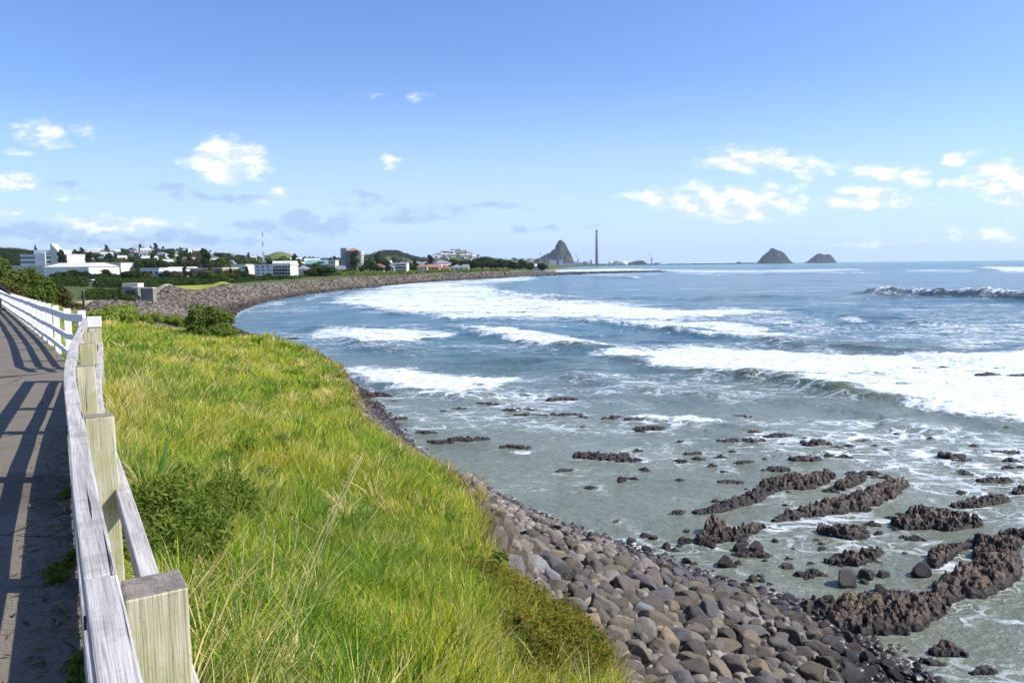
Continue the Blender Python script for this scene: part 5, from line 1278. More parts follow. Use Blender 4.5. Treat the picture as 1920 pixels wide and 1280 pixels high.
for y_ in (-11.8,):
    m.prism([(0, 0)] * 0 or [(a, y_), (a + 1.2, y_), (a + 1.2, y_ + 7), (a, y_ + 7)], 0, h_ + 7.5)
    bb = len(m.v); q = [(a + 1.2, y_, h_ + 7), (b + 3, y_, h_ - 1.5), (b + 3, y_, 0), (a + 1.2, y_, 0)]
    m.v += q + [(p[0], p[1] + 7, p[2]) for p in q]; m.f += [(bb+3, bb+2, bb+1, bb), (bb+4, bb+5, bb+6, bb+7)] + [(bb + k, bb + (k+1) % 4, bb + 4 + (k+1) % 4, bb + 4 + k) for k in range(4)]
m.build('stair_fin', M_CREAM, e)
block('office_block', 'grey clad block between the white shed and the long white offices', 150, 184, 495, 470, 18, M_GREYW, 4, 2)
block('office_block', 'long white offices with a flat roof right of the grey block', 184, 232, 494, 450, 16, M_WHITE, 9, 2, frac=(.8, .4))
block('warehouse', 'white warehouse with large dark openings, left end of the sea-front row', 262, 303, 504, 330, 24, M_WHITE, 4, 1, frac=(.45, .5))
block('warehouse', 'low white warehouse with a long sloping roof in the sea-front row', 302, 350, 501, 325, 22, M_WHITE, 3, 1, 'gable', M_ROOFW, 2.0, frac=(.3, .4))
block('warehouse', 'tan brick-fronted shop row at the right end of the sea-front row', 349, 420, 504, 330, 20, M_PINK, 9, 1, frac=(.5, .5), rmat=M_ROOFW)
block('house', 'white flat-roofed house between the shop row and the hotel', 438, 464, 497, 400, 14, M_WHITE, 3, 2, frac=(.4, .4))
# hotel with balconies
e, w_, h_ = block('hotel', 'four-storey white hotel with rows of balconies under the radio mast', 481, 548, 497.5, 300, 11, M_WHITE, 0, 0)
zz_ = h_ / 4
for k in range(4):
    for i in range(3): MB().box(-w_/2 + .8 + i*2.1, -w_/2 + 1.8 + i*2.1, -5.56, -5.4, zz_*k + .5, zz_*k + zz_*.72).build('window', M_GLASS, e)
    if k:
        for i in range(6):
            x_ = w_*.02 + i * w_ * .08; m = MB().box(x_, x_ + w_*.07, -5.55, -5.4, zz_*k + .12, zz_*k + zz_*.86); m.build('window', M_GLASS, e)
            MB().box(x_ - .1, x_ + w_*.076, -6.6, -5.56, zz_*k - .06, zz_*k + .10).build('balcony', M_WHITE, e)
    else: MB().box(w_*.02, w_*.46, -5.56, -5.4, .4, zz_*.75).build('window', M_GLASS, e)
m = MB()
for i in range(8): m.box(w_*.0 + i*w_*.07, w_*.0 + i*w_*.07 + .18, -5.4, 4.8, h_ + .45, h_ + 1.7)
m.build('roof_frame', M_WHITE, e)
# scaffolded tower with tiled roof
x, y, _ = at(666, 600); z0 = gz(x, y); e = empty('tower_block', (x, y, z0), 'tallest building on the shore, a scaffolded tower block with an orange hipped roof', 'tower block'); s_ = 600 / F
H1 = ztop(660, 465.5, 600) - z0; H2 = ztop(668, 471, 600) - z0
MB().box(-20*s_, -9*s_, -6, 6, -1, H1).build('stair_tower', M_GREYW, e); MB().box(-9*s_ + .01, 10*s_, -7, 7, -1, H2).build('wall', plain('tower_brick', (.34, .22, .19), (.28, .20, .18), .4), e)
r_ = MB(); pyramid(r_, 19*s_, 14, H2, 2.6, .7); o = r_.build('roof', M_TERRA, e); o.location.x = .5 * s_
for k in range(8):
    z_ = H2 * (k + .35) / 8; MB().box(10*s_, 18*s_, -6.5, 4, z_ - .25, z_ + .9).build('balcony', M_CREAM, e)
    for i in range(5): MB().box(-8*s_ + i*3.4*s_, -6*s_ + i*3.4*s_, -7.06, -6.9, z_ - .6, z_ + .9).build('window', M_GLASS, e)
MB().box(10*s_, 15*s_, -5.5, 4.5, -1, H2 - 1.5).build('stair_core', M_CREAM, e)
m = MB()
for i in range(8): m.box(-20*s_ + i*4.2*s_, -20*s_ + i*4.2*s_ + .12, -8.2, -8.08, -1, H1 - .5 * (i > 2) * 6)
for k in range(11): m.box(-20*s_, (-9 if k > 9 else 10)*s_, -8.25, -7.95, H1 * k / 10.5, H1 * k / 10.5 + .12)
m.build('scaffolding', M_STEEL, e)
block('sports_hall', 'row of teal gabled roofs left of the tower block', 576, 600, 487, 650, 18, M_CREAM, 5, 1, 'gable', M_TEAL, 3.5)
block('sports_hall', 'second teal roof joined to the right of the row, nearer the tower block', 600, 624, 487.5, 640, 18, M_CREAM, 5, 1, 'gable', M_TEAL, 3.5)
block('apartment_house', 'cream stepped apartments between the teal roofs and the tower block', 619, 632, 488.5, 560, 12, M_CREAM, 3, 3, frac=(.4, .5))
e, w_, h_ = block('apartment_house', 'white apartment house of three stacked terraces right of the tower block', 743, 765, 494, 480, 11, M_WHITE, 0, 0)
for k in range(3):
    MB().box(-w_/2 + .4, w_/2 - .4, -5.56, -5.4, h_*(k + .3)/3, h_*(k + .8)/3).build('window', M_GLASS, e); MB().box(-w_/2 - .2, w_/2 + .6, -7.4, -5.57, h_*(k + .02)/3, h_*(k + .26)/3).build('balcony', M_WHITE, e)
BF = [(560,575,497,420,M_CREAM,'hip',M_ROOFG,'grey hip-roofed house right of the hotel trees'), (632,645,498,470,M_WHITE,'gable',M_ROOFG,'white gabled house directly left of the tower block'), (700,722,494,560,M_CREAM,'hip',M_ROOFR,'red hip-roofed house behind the trees right of the tower block'),
      (724,742,497,500,M_WHITE,'hip',M_ROOFG,'white house with a grey roof beside the stacked terraces'), (784,803,494,500,M_CREAM,'hip',M_TERRA,'cream two-storey house with an orange roof, leftmost of the beach-front villas'),
      (803,824,495,505,M_PINK,'gable',M_TERRA,'brick villa with an orange gable in the beach-front row'), (828,845,498,510,M_CREAM,'hip',M_ROOFR,'cream villa with a dark red roof in the beach-front row'), (845,871,495.5,515,M_CREAM,'hip',M_ROOFG,'large cream villa at the right end of the beach-front row'),
      (868,880,497,530,M_WHITE,'gable',M_ROOFG,'narrow white house beside the big dark tree clump'), (985,1026,495.5,960,M_WHITE,'gable',M_ROOFW,'long low white hall right of the big dark tree clump'), (965,984,494,900,M_WHITE,'gable',M_ROOFG,'white gabled hall at the right foot of the tree clump')]
for a in BF: block('house', a[7], a[0], a[1], a[2], a[3], 10 if a[3] < 700 else 25, a[4], 3, 2, a[5], a[6], 2.2, frac=(.45, .4), cat='house')
# old stone shelter at the head of the beach
x, y, _ = at(254, 118); z0 = gz(x, y); e = empty('stone_shelter', (x, y, z0 - .1), 'low concrete shelter with a pale flat roof behind the boulder bank', 'shelter'); s_ = 118 / F
zt = ztop(254, 530.5, 118) - z0 + .1; MB().box(-17*s_, 12*s_, -.8, 1.2, zt - .6, zt).build('roof', M_CREAM, e); MB().box(-15.5*s_, 13*s_, -1.0, 2.2, -.5, zt - .75).build('wall', M_CONC, e)
MB().box(-10*s_, 8*s_, -1.06, -.9, .3, zt - 1.0).build('opening', M_GLASS, e)
x, y, _ = at(281, 112); z0 = gz(x, y); e = empty('stone_wall', (x, y, z0), 'grey stone retaining wall end beside the concrete shelter', 'wall'); s_ = 112 / F
MB().box(-12*s_, 11*s_, -.5, .7, -1.2, ztop(281, 540.5, 112) - z0).build('wall', M_CONC, e); MB().box(-12.6*s_, 11.6*s_, -.6, .8, ztop(281, 540.5, 112) - z0, ztop(281, 539, 112) - z0).build('coping', M_CREAM, e)
# radio mast
x, y, _ = at(498.5, 330); z0 = gz(x, y); H = ztop(498.5, 427, 330) - z0; e = empty('radio_mast', (x, y, z0), 'slender red and white lattice radio mast above the white hotel', 'mast')
for k in range(10):
    m = MB(); a, b = H * k / 10, H * (k + 1) / 10; wd = .42 * (1 - .55 * k / 10)
    for i in range(3):
        t = i * 2.09; t2 = t + 2.09; m.tube([(math.cos(t)*wd, math.sin(t)*wd, a), (math.cos(t)*wd, math.sin(t)*wd, b)], .06, 4)
        for j in range(3): m.tube([(math.cos(t)*wd, math.sin(t)*wd, a + (b-a)*j/3), (math.cos(t2)*wd, math.sin(t2)*wd, a + (b-a)*(j+1)/3)], .04, 4)
    m.build('mast_section', M_MAST if k % 2 == 0 else M_WHITE, e)
MB().tube([(0, 0, H), (0, 0, H + 1.8)], .05, 4).build('antenna', M_STEEL, e); MB().box(-.9, .9, -.9, .9, H*.28, H*.30).build('platform', M_STEEL, e)
def lamp(px, d, yt, label, name='street_lamp'):
    x, y, _ = at(px, d); z0 = gz(x, y); h = ztop(px, yt, d) - z0; e = empty(name, (x, y, z0), label, 'street lamp')
    MB().tube([(0, 0, 0), (0, 0, h * .7), (-.15, 0, h * .92), (-.7, 0, h)], .07, 6).build('pole', M_STEEL, e, True); MB().box(-1.1, -.6, -.1, .1, h - .06, h + .05).build('lamp_head', M_STEEL, e)
lamp(150, 215, 515.5, 'curved street lamp in front of the dark tree, left of two'); lamp(203.5, 225, 520, 'curved street lamp right of the dark tree, right of two'); lamp(395, 230, 518, 'thin street lamp standing on the lime green mound')
x, y, _ = at(158, 66); z0 = gz(x, y); e = empty('marker_post', (x, y, z0), 'thin brown timber post standing in the grass beyond the painted fence', 'post'); MB().box(-.07, .07, -.07, .07, -.3, ztop(158, 545, 66) - z0).build('shaft', M_BARK, e); MB().box(-.09, .09, -.09, .09, ztop(158, 545, 66) - z0, ztop(158, 544, 66) - z0 + .02).build('cap', M_CONC, e)
def car(px, d, col, label, rz=0):
    x, y, _ = at(px, d); z0 = gz(x, y); e = empty('parked_car', (x, y, z0), label, 'car', None, rz); m = MB()
    prof = [(-2.1,.35),(-2.15,.75),(-1.3,.9),(-.7,1.4),(.7,1.42),(1.4,.92),(2.1,.8),(2.15,.35)]
    b = len(m.v); m.v += [(p[0], -.8, p[1]) for p in prof] + [(p[0], .8, p[1]) for p in prof]; n = len(prof)
    m.f.append(tuple(range(n - 1, -1, -1))); m.f.append(tuple(range(n, 2 * n))); m.f += [(k, (k+1) % n, n + (k+1) % n, n + k) for k in range(n)]; m.build('body', col, e)
    MB().box(-1.0, 1.1, -.83, .83, .98, 1.3).build('side_window', M_GLASS, e)
    for sx_ in (-1.35, 1.35):
        for sy_ in (-.75, .75): MB().tube([(sx_, sy_ - .1, .32), (sx_, sy_ + .1, .32)], .32, 12).build('wheel', M_TIRE, e)
car(173, 190, M_WHITE, 'white car parked below the dark trees behind the shelter'); car(262, 128, M_WHITE, 'small white car parked beside the concrete shelter', .5)

# ------------------------------------------------------------------ houses of the town
def house_proto(wm, rm, w, d, h, kind, nwin):
    e = bpy.data.objects.new('house', None); ch = []
    a = MB().box(-w/2, w/2, -d/2, d/2, -2, h).build('wall', wm, e); ch.append(a)
    ch.append((pyramid if kind == 'hip' else gable)(MB(), w, d, h, h * .38).build('roof', rm, e))
    for i in range(nwin):
        x_ = -w/2 + w * (i + .5) / nwin; ch.append(MB().box(x_ - w*.16/nwin*2, x_ + w*.16/nwin*2, -d/2 - .06, -d/2 + .05, h*.3, h*.75).build('window', M_GLASS, e))
    ch.append(MB().box(w/2 - .05, w/2 + .06, -d*.2, d*.2, h*.3, h*.75).build('window', M_GLASS, e))
    C.objects.link(e); return e, ch
HP = [(M_WHITE, M_ROOFG, 12, 8, 4.2, 'hip', 3, 'white grey-roofed house'), (M_CREAM, M_ROOFR, 11, 8, 3.6, 'gable', 2, 'cream red-roofed house'), (M_WHITE, M_ROOFW, 14, 9, 5.4, 'gable', 3, 'tall white pale-roofed house'),
      (M_PINK, M_TERRA, 11, 9, 3.8, 'hip', 2, 'brick orange-roofed house'), (M_CREAM, M_ROOFG, 15, 9, 3.4, 'gable', 3, 'long cream house')]
HPr = [house_proto(*a[:7]) for a in HP]; used = [False] * 5
ZN = [((125, 232), (760, 1050), 20, 'on the hillside above the long white offices'), ((232, 480), (620, 1250), 34, 'in the suburb behind the sea-front warehouses'), ((556, 645), (700, 1200), 14, 'behind the teal roofs'),
      ((690, 880), (560, 1000), 22, 'behind the beach-front villas'), ((786, 900), (2150, 2480), 46, 'packed on the distant round hill'), ((930, 1022), (1000, 2600), 18, 'on the low rise right of the tree clump')]
occ = []
for (pr, dr_, cnt, where) in ZN:
    k_ = 0; tr = 0
    while k_ < cnt and tr < 2000:
        tr += 1; px = random.uniform(*pr); d = random.uniform(*dr_); x, y, _ = at(px, d)
        if any((x - a) ** 2 + (y - b) ** 2 < 17 ** 2 for a, b in occ): continue
        if float(sdist(np.array([x]), np.array([y]), SHORE)[0]) < 20: continue
        i = random.choices(range(5), (5, 3, 4, 2, 3))[0]; pe, pch = HPr[i]
        if used[i]:
            e = pe.copy(); C.objects.link(e)
            for c_ in pch: q = c_.copy(); C.objects.link(q); q.parent = e
        else: e = pe; used[i] = True
        e.location = (x, y, gz(x, y) + .3); e.rotation_euler.z = random.uniform(-.5, .7); s_ = random.uniform(.85, 1.2) * (1.1 if d > 1500 else 1); e.scale = (s_, s_, s_ * random.uniform(.95, 1.35))
        tag(e, HP[i][7] + ' ' + where, 'house', 'houses ' + where); occ.append((x, y)); k_ += 1
for i in range(5):
    if not used[i]: bpy.data.objects.remove(HPr[i][0])

# ------------------------------------------------------------------ trees of the town
def T(px, yt, wpx, d, kind, label, group=None):
    x, y, _ = at(px, d); z0 = gz(x, y) - .3; base = 4.2 if kind.startswith('round') else 3.0
    h0 = {'r': 6.9, 't': 9.4, 'c': 17}[kind[0]]; sx_ = wpx / 2 / F * d / base; sz_ = max(.25, (ztop(px, yt, d) - z0) / h0)
    return tree(kind, x, y, (sx_, sx_, sz_), label, group, z=z0)
TT = [(118,507,40,205,'round0','dark tree at the left of the group hiding the white shed'),(150,504.5,54,215,'round1','broad dark tree behind the left street lamp'),(186,511,44,235,'round0','dark round tree behind the right street lamp'),
 (216,512,40,245,'round1','dark tree between the right street lamp and the shelter'),(204,506,34,320,'tall0','tall dark tree below the long white offices'),(246,513,38,262,'round0','dark tree above the concrete shelter'),(278,519,40,245,'round1','low dark tree above the stone wall end'),
 (312,521,44,235,'round2','low olive tree behind the first lime mound'),(345,521,40,250,'round0','dark tree in front of the low white warehouse'),(380,517,46,262,'round1','dark tree in front of the tan shop row, left one'),(418,515,42,262,'round0','dark tree in front of the tan shop row, right one'),
 (442,512,40,272,'round3','green tree left of the hotel'),(470,513,34,270,'round2','olive tree at the left foot of the hotel'),(430,499,32,390,'round0','dark tree between the shop row and the flat-roofed house'),(408,501,30,430,'round1','dark tree rising over the tan shop row'),
 (606,497,60,330,'round0','large round dark tree right of the hotel'),(585,503,34,322,'round1','smaller dark tree attached to the large round one right of the hotel'),(652,504,24,420,'round0','dark tree at the foot of the tower block'),(696,491,34,520,'round1','dark tree right of the tower block'),
 (682,500,24,500,'tall0','narrow dark tree against the right side of the tower block'),(713,500,24,520,'round0','round tree in front of the red hip-roofed house'),(730,499,26,500,'tall0','tall dark tree left of the stacked terraces'),(775,497,24,520,'round1','grey-green tree right of the stacked terraces'),
 (505,512,18,282,'round0','small round shrub-like tree in front of the hotel'),(530,517,14,282,'round1','smallest tree at the hotel front'),
 (884,486,50,610,'round0','leftmost crown of the big dark tree clump by the beach'),(906,480,60,640,'round1','tallest crown of the big dark tree clump by the beach'),(932,484,60,620,'round0','middle crown of the big dark tree clump by the beach'),(955,489,50,600,'round1','right crown of the big dark tree clump by the beach'),(974,496,30,640,'round0','small end crown of the big dark tree clump'),
 (478,487,52,560,'round0','dark tree rising behind the left end of the hotel'),(508,486,44,600,'tall0','dark tall tree directly behind the hotel roof'),(535,484,54,640,'round1','dark round tree on the skyline behind the hotel, below the green hill'),(548,489,40,600,'round0','dark tree at the right end of the hotel skyline'),
 (75.5,454,20,560,'cone0','tall pointed pine standing above the wooded hill at the left'),(116,463.5,22,610,'round0','lone round tree on the skyline right of the pointed pine')]
for a in TT: T(a[0], a[1], a[2], a[3], a[4], a[5])
gen = [((120, 480), (430, 1250), 170, 'among the houses behind the warehouses'), ((555, 880), (520, 1300), 70, 'among the houses round the tower block'), ((925, 1020), (700, 1500), 22, 'on the low rise right of the tree clump'),
       ((240, 470), (215, 330), 34, 'in the dark hedge behind the lime mounds')]
for (pr, dr_, cnt, where) in gen:
    k_ = 0; tr = 0
    while k_ < cnt and tr < 4000:
        tr += 1; px = random.uniform(*pr); d = random.uniform(*dr_); x, y, _ = at(px, d)
        if any((x - a) ** 2 + (y - b) ** 2 < 9 ** 2 for a, b in occ): continue
        if float(sdist(np.array([x]), np.array([y]), SHORE)[0]) < 24: continue
        if 470 < px < 560 and d < 330: continue
        s_ = random.uniform(.85, 1.6); kd = random.choice(['round0', 'round1', 'round0', 'tall0', 'round2', 'round3'])
        if d < 340: s_ = random.uniform(.38, .52)
        nm = {'r': 'dark rounded tree ', 't': 'tall narrow tree '}[kd[0]]
        if kd in ('round2', 'round3'): nm = 'lighter olive tree '
        tree(kd, x, y, (s_ * random.uniform(.9, 1.3), s_, s_), nm + where, 'trees ' + where, z=gz(x, y) - .3); occ.append((x, y)); k_ += 1
# woods on the far hills read as one mass
def woods(name, pts, n, leaf, mat_, seed):
    v, f = leaf_cloud([(p[0], p[1], p[2], p[3], p[3], p[3] * .75) for p in pts], n, leaf, seed, .7, .3, 1.5, .3); obj(name, new_mesh(name, v, f, mat_), kind='stuff')
rw = random.Random(3); P_ = []
for i in range(420): px = rw.uniform(-90, 118); d = rw.uniform(600, 800); x, y, _ = at(px, d); P_.append((x, y, gz(x, y) + 3, rw.uniform(4, 7)))
woods('hill_woods', P_, 60000, .8, M_F_DARK, 801)
P_ = []
for i in range(900):
    px = rw.uniform(120, 1010); d = rw.uniform(1250, 3000)
    if 490 < px < 568 and 1330 < d < 1700: continue
    x, y, _ = at(px, d); P_.append((x, y, gz(x, y) + 3, rw.uniform(5, 10)))
for i in range(120): px = rw.gauss(735, 32); d = rw.uniform(1900, 2200); x, y, _ = at(px, d); P_.append((x, y, gz(x, y) + 3, rw.uniform(6, 11)))
woods('distant_woods', P_, 90000, 1.9, M_F_DARK, 802)
P_ = []
for i in range(260):
    px = rw.uniform(88, 480); d = rw.uniform(190, 240) if px > 300 else rw.uniform(165, 225)
    if abs(px - 173) < 14: continue
    x, y, _ = at(px, d)
    if float(sdist(np.array([x]), np.array([y]), SHORE)[0]) < 24: continue
    P_.append((x, y, gz(x, y) + .5, rw.uniform(1.2, 2.1)))
for i in range(90): px = rw.uniform(165, 250); d = rw.uniform(104, 150); x, y, _ = at(px, d); P_.append((x, y, gz(x, y) + .1, rw.uniform(.8, 1.3)))
for i in range(120):
    px = rw.uniform(425, 640); d = np.interp(px, [425, 500, 640], [205, 262, 352]) + rw.uniform(0, 18); x, y, _ = at(px, d); P_.append((x, y, gz(x, y) + .2, rw.uniform(.8, 1.7)))
woods('coastal_scrub', P_, 50000, .3, M_F_DARK, 804)
P_ = []
for i in range(150): px = rw.uniform(640, 960); d = 0; yy = np.interp(px, [640, 700, 775, 870, 960], [352, 372, 445, 500, 545]); x, y, _ = at(px, yy + rw.uniform(0, 20)); P_.append((x, y, gz(x, y) + .3, rw.uniform(1.2, 2.4)))
woods('beach_scrub', P_, 26000, .42, M_F_SHRUB, 803)

# ------------------------------------------------------------------ distant peak, islands and port
def f_rock_far(t):
    p = gpos(t); n = t.noise(p, .02, 8, .7); g = t.n('ShaderNodeSeparateXYZ'); t.link(t.n('ShaderNodeNewGeometry').outputs['Normal'], g.inputs[0])
    c = t.mix(t.rng(n, .38, .62), (.028, .042, .026), (.06, .065, .05)); c = t.mix(t.rng(g.outputs[2], .25, .6), t.mix(t.rng(n, .4, .6), (.05, .045, .04), (.10, .088, .075)), c)
    return princ(t, c, .95, None, .1)
M_FROCK = mat('distant_rock', f_rock_far)
def peak(name, prof, d, dep, seed, rough=.34):
    px = np.array([p[0] for p in prof], float); zt = np.array([max(ztop(p[0], p[1], d), -1) for p in prof]); nx = 260; ny = 110
    u = np.linspace(px[0], px[-1], nx); v = np.linspace(-1, 1, ny); U, Vv = np.meshgrid(u, v); top = np.interp(U, px, zt) * (1 + .05 * fbm(U * .35, U * 0, oct=4, seed=seed + 3))
    X = (U - 960) / F * d; Y = d + Vv * dep
    n_ = 1.2 * (.35 - np.abs(fbm(X / 45, Y / 45, oct=6, seed=seed, gain=.62)) * 2) ; Z = (top + 3) * np.clip(1 - np.abs(Vv) ** 1.6, 0, 1) ** .9 * (1 + rough * n_ * (1 - np.clip(1 - np.abs(Vv) * 3, 0, 1) * .6)) - 3
    obj(name, new_mesh(name, np.stack([X, Y, Z], -1).reshape(-1, 3), grid_faces(ny, nx), M_FROCK, True), kind='structure')
peak('rocky_peak', [(985,495),(1000,487),(1013,484),(1024,478.5),(1033,475),(1041,467),(1044,459),(1048,455),(1051,452),(1055,452.5),(1060,457),(1066,469),(1071,477),(1075,487),(1079,496)], 4500, 150, 3)
peak('island', [(1424,494),(1427,486),(1431,480),(1437,475),(1443,470),(1448,465.5),(1452,469),(1459,471),(1465,474),(1471,480),(1476,488),(1481,493)], 5000, 110, 4)
peak('island', [(1511,492),(1520,486),(1527,480),(1533,476),(1538,477),(1543,479),(1549,477.5),(1554,478),(1557,482),(1561,491.5)], 5400, 90, 5)
peak('island', [(1374,495.5),(1380,492.8),(1385,490),(1388,492),(1400,492.6),(1425,493)], 4950, 40, 6, .3)
peak('headland_hill', [(1160,496),(1178,493),(1188,491),(1196,488),(1205,489),(1212,493),(1219,497)], 4250, 70, 7)
def far_block(name, label, px0, px1, yt, d, mat_, dep=40, cat='building'):
    x, y, _ = at((px0 + px1) / 2, d); w = (px1 - px0) / F * d; h = ztop((px0 + px1) / 2, yt, d); e = empty(name, (x, y, 0), label, cat)
    MB().box(-w/2, w/2, -dep/2, dep/2, -3, h * .93).build('wall', mat_, e); MB().box(-w/2 - 1, w/2 + 1, -dep/2 - 1, dep/2 + 1, h * .93, h).build('roof', M_ROOFW, e)
PB = [(1032,1044,487.5,'white port shed on the slope left of the peak foot'),(1049.5,1054,487,'narrow white tower building under the middle of the peak'),(1056,1074,493.5,'low white port shed under the peak'),(1078,1084,491,'small pale shed right of the peak'),(1086,1092,492,'white block with dark door midway to the chimney'),
      (1094,1101,490.5,'grey block midway between peak and chimney'),(1124,1138,494.5,'low grey shed just right of the chimney'),(1152,1159,489.5,'white block between the two tanks')]
for i, a in enumerate(PB): far_block('port_building', a[3], a[0], a[1], a[2], 4150, M_GREYW if 'grey' in a[3] else M_WHITE)
def tank(px0, px1, yt, d, label, mat_=M_WHITE, name='storage_tank', cat='tank'):
    x, y, _ = at((px0 + px1) / 2, d); r = (px1 - px0) / 2 / F * d; h = ztop((px0 + px1) / 2, yt, d); e = empty(name, (x, y, 0), label, cat)
    MB().tube([(0, 0, -3), (0, 0, h)], r, 24).build('shell', mat_, e, True); MB().tube([(0, 0, h), (0, 0, h + r * .12)], [r, r * .1], 24).build('roof', M_ROOFW, e)
tank(1141, 1151, 490.5, 4150, 'left white storage tank right of the chimney'); tank(1160, 1177, 490.5, 4150, 'right and widest white storage tank beside the low green hill')
tank(1107.5, 1111.5, 487, 4150, 'tall grey silo just left of the chimney', M_CONC, 'silo', 'silo'); tank(1103, 1106, 491, 4150, 'short grey silo left of the tall one', M_CONC, 'silo', 'silo')
x, y, _ = at(1119.5, 4264); H = ztop(1119.5, 432, 4264); e = empty('power_station_chimney', (x, y, 0), 'very tall grey concrete chimney standing alone on the port skyline', 'chimney')
MB().tube([(0, 0, -3), (0, 0, H * .5), (0, 0, H * .965)], [8.4, 7.4, 6.9], 24).build('shaft', M_CHIM, e, True); MB().tube([(0, 0, H * .965), (0, 0, H)], 7.5, 24).build('cap', M_GREYW, e, True)
MB().box(-22, 22, -15, 15, -3, 10).build('base_building', M_CONC, e)
def crane(px, yt, d, label, lean=-30):
    x, y, _ = at(px, d); h = ztop(px, yt, d); e = empty('dock_crane', (x, y, 0), label, 'crane')
    MB().tube([(0, 0, -2), (0, 0, h * .45)], [4.2, 2.8], 8).build('tower', M_GREYW, e); MB().tube([(0, 0, h * .45), (lean, 0, h)], [1.8, .9], 5).build('jib', M_STEEL, e); MB().box(-6, 6, -4, 4, h * .4, h * .5).build('cab', M_WHITE, e)
crane(1222, 472, 4400, 'dock crane with a raised jib right of the low green hill', -20); crane(1085, 474, 4200, 'dock crane with a thin jib right of the peak', -16)
x, y, _ = at(1015, 4000); MBm = MB().tube([(0, 0, 0), (0, 0, ztop(1015, 471, 4000) - 6)], 1.3, 6); e = empty('radio_mast', (x, y, 6), 'thin dark mast on the slope left of the peak', 'mast'); MBm.build('pole', M_STEEL, e); MB().box(-3, 3, -2, 2, 0, 6).build('base_hut', M_CONC, e)
# breakwater and wharf
m = MB(); P0, P1 = at(1085, 4100), at(1225, 4400); P2_ = at(1430, 4900)
rwk = random.Random(9)
for i in range(70):
    t = i / 70; a = P0 + (P1 - P0) * (t / .4) if t < .4 else P1 + (P2_ - P1) * ((t - .4) / .6); a2 = P1 * 0; h = rwk.uniform(3.5, 6.5) * (1.25 if t < .4 else 1)
    nx_ = (P1 - P0) * .036 if t < .4 else (P2_ - P1) * .026; m.box(a[0] - 4, a[0] + nx_[0] + 22, a[1] - 12, a[1] + 18, -3, h)
o = m.build('breakwater', M_BAR, None, label='long dark breakwater running from the port towards the first island', cat='breakwater')
far_block('warehouse', 'pale wharf shed at the seaward end of the port by the breakwater', 1228, 1237, 492.5, 4400, M_WHITE)

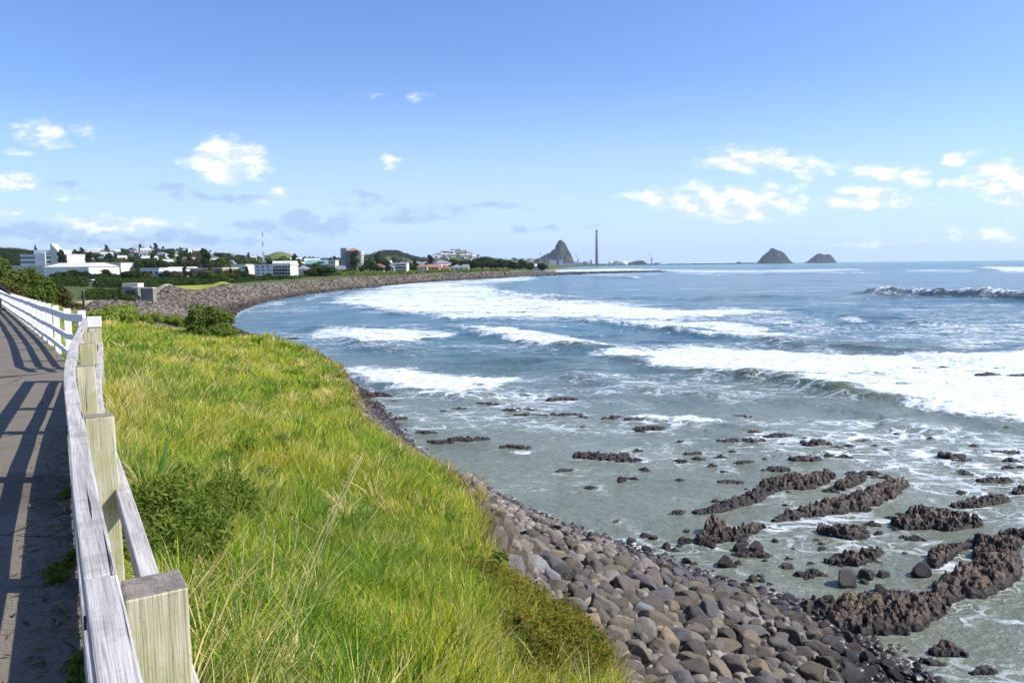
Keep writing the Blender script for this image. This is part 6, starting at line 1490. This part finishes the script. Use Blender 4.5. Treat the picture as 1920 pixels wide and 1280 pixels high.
# ------------------------------------------------------------------ person leaning at the painted fence
def person():
    p = G(12, 562, 1.13 + .0); base = G(5, 588, 1.95); bx, by = base[0], base[1]; gz_ = float(zpath(by)) + .012
    s = s_atx(FWHITE, 17); fp, d, _ = along(FWHITE, s); sea = np.array([d[1], -d[0]])
    def w(a, b, z):
        a = a + .13 if a < -.1 else a
        q = fp[:2] + sea * a + d * b; return Vector((q[0], q[1], z))
    zt = fp[2]; g = float(zpath(fp[1])) + .012
    e = empty('person', w(-.5, 0, g), 'person in navy jacket leaning on the painted fence at the left edge', 'person')
    off = Vector(e.location)
    # joints: hips back from the rail, trunk bent forward, forearms on the top rail
    J = {'pel': w(-.88, 0, g+.88), 'sp': w(-.80, 0, g+1.08), 'ch': w(-.70, 0, g+1.30), 'nk': w(-.64, 0, g+1.46), 'hd': w(-.61, 0, g+1.54), 'ht': w(-.58, 0, g+1.68),
         'sR': w(-.66, -.19, g+1.33), 'eR': w(-.36, -.28, g+1.16), 'wR': w(.02, -.30, zt+.035), 'sL': w(-.66, .19, g+1.33), 'eL': w(-.38, .26, g+1.10), 'wL': w(.03, .16, zt+.045),
         'hR': w(-.86, -.10, g+.84), 'kR': w(-.48, -.14, g+.66), 'aR': w(-.56, -.15, g+.21), 'tR': w(-.36, -.15, g+.17),
         'hL': w(-.88, .10, g+.84), 'kL': w(-.80, .12, g+.47), 'aL': w(-.86, .12, g+.09), 'tL': w(-.64, .12, g+.045)}
    def skin(name, verts, edges, radii, mat_, root=0, sub=2, par=e):
        me = bpy.data.meshes.new(name); me.from_pydata([tuple(v - off) for v in verts], edges, []); o = obj(name, me, par)
        o.modifiers.new('skin', 'SKIN'); sv = me.skin_vertices[0].data
        for i, r in enumerate(radii): sv[i].radius = (r, r) if not isinstance(r, tuple) else r
        sv[root].use_root = True; su = o.modifiers.new('sub', 'SUBSURF'); su.levels = sub; su.render_levels = sub; me.materials.append(mat_)
        dg = bpy.context.evaluated_depsgraph_get(); nm_ = bpy.data.meshes.new_from_object(o.evaluated_get(dg)); o.modifiers.clear(); o.data = nm_; nm_.polygons.foreach_set('use_smooth', np.ones(len(nm_.polygons), bool)); return o
    K = list(J); V = [J[k] for k in K]; ix = {k: i for i, k in enumerate(K)}
    E = [('pel','sp'),('sp','ch'),('ch','nk'),('nk','hd'),('hd','ht'),('ch','sR'),('sR','eR'),('eR','wR'),('ch','sL'),('sL','eL'),('eL','wL'),('pel','hR'),('hR','kR'),('kR','aR'),('aR','tR'),('pel','hL'),('hL','kL'),('kL','aL'),('aL','tL')]
    rad = dict(pel=.12, sp=.12, ch=.13, nk=.055, hd=.085, ht=.08, sR=.06, eR=.04, wR=.027, sL=.06, eL=.04, wL=.027, hR=.085, kR=.055, aR=.034, tR=.018, hL=.085, kL=.055, aL=.034, tL=.018)
    skin('body', V, [(ix[a], ix[b]) for a, b in E], [rad[k] for k in K], M_SKIN)
    JK = ['pel','sp','ch','nk','sR','eR','wR','sL','eL','wL']; E2 = [('pel','sp'),('sp','ch'),('ch','nk'),('ch','sR'),('sR','eR'),('eR','wR'),('ch','sL'),('sL','eL'),('eL','wL')]
    r2 = dict(pel=.15, sp=.148, ch=.158, nk=.075, sR=.08, eR=.058, wR=.040, sL=.08, eL=.058, wL=.040); ix2 = {k: i for i, k in enumerate(JK)}
    skin('jacket', [J[k] for k in JK], [(ix2[a], ix2[b]) for a, b in E2], [r2[k] for k in JK], M_CLOTHN)
    JT = ['pel','hR','kR','aR','hL','kL','aL']; E3 = [('pel','hR'),('hR','kR'),('kR','aR'),('pel','hL'),('hL','kL'),('kL','aL')]; r3 = dict(pel=.14, hR=.11, kR=.078, aR=.058, hL=.11, kL=.078, aL=.058); ix3 = {k: i for i, k in enumerate(JT)}
    skin('trousers', [J[k] for k in JT], [(ix3[a], ix3[b]) for a, b in E3], [r3[k] for k in JT], M_CLOTHD)
    for s2 in ('R', 'L'):
        a, t = J['a' + s2], J['t' + s2]; dd = (t - a); dd.z = 0; dd.normalize(); skin('shoe', [a + Vector((0, 0, -.03)), a - dd * .05 + Vector((0, 0, -.06)), t + dd * .02, t + dd * .07], [(0, 1), (0, 2), (2, 3)], [.05, .045, .047, .036], M_TIRE, sub=1)
        wv = J['w' + s2]; fd = Vector((sea[0], sea[1], 0)); sd = Vector((d[0], d[1], 0)) * (1 if s2 == 'R' else -1)
        vs = [wv, wv + fd * .05, wv + fd * .085]; es = [(0, 1), (1, 2)]; rs = [.026, .034, .030]
        for k, ln in enumerate((.062, .072, .068, .052)):
            a0 = len(vs); lat = sd * (-.032 + .021 * k); vs += [wv + fd * .095 + lat, wv + fd * (.095 + ln * .5) + lat + Vector((0, 0, -.008)), wv + fd * (.095 + ln * .8) + lat + Vector((0, 0, -.035))]; es += [(2, a0), (a0, a0 + 1), (a0 + 1, a0 + 2)]; rs += [.0095, .0088, .0078]
        a0 = len(vs); vs += [wv + fd * .045 - sd * .045, wv + fd * .085 - sd * .058]; es += [(1, a0), (a0, a0 + 1)]; rs += [.011, .009]
        skin('hand', vs, es, rs, M_SKIN, sub=1)
    h = J['hd'].lerp(J['ht'], .5); up = (J['ht'] - J['hd']).normalized()
    v, f = ico(4); fd = np.array([sea[0], sea[1], 0.]); r = v * np.array([.092, .105, .125]); r = r * (1 + .05 * fbm(v[:, 0] * 5, v[:, 1] * 5, v[:, 2] * 5, 3, 5))[:, None]; k = (v @ fd) > .35; r[k] *= .80
    obj('hair', new_mesh('hair', r + np.array(h - off) + np.array([0, 0, .03]) - fd * .02, f.copy(), M_HAIR, True), e)
    m = MB()
    for sgn in (-1, 1):
        ey = h + Vector(fd) * .095 + Vector((d[0], d[1], 0)) * .032 * sgn - off; m.tube([ey, ey + Vector(fd) * .006], .011, 8)
    m.build('eyes', M_GLASS, e); n0 = h + Vector(fd) * .092 - Vector((0, 0, .025)) - off; MB().tube([n0 + Vector((0, 0, .03)), n0 + Vector(fd) * .03, n0 - Vector((0, 0, .012))], [.008, .014, .008], 6).build('nose', M_SKIN, e, True)
person()

# ------------------------------------------------------------------ air
def f_haze(t):
    v = t.n('ShaderNodeVolumePrincipled'); v.inputs['Color'].default_value = (.72, .86, 1.0, 1); v.inputs['Density'].default_value = 5e-5; v.inputs['Anisotropy'].default_value = .2; return v.outputs[0]
hm = bpy.data.materials.new('haze'); hm.use_nodes = True; t_ = NT(hm.node_tree); out = t_.n('ShaderNodeOutputMaterial'); t_.link(f_haze(t_), out.inputs['Volume'])
hz = MB().box(-9500, 12500, -200, 12800, -4.2, 260).build('haze', hm, kind='stuff'); hz.display_type = 'WIRE'
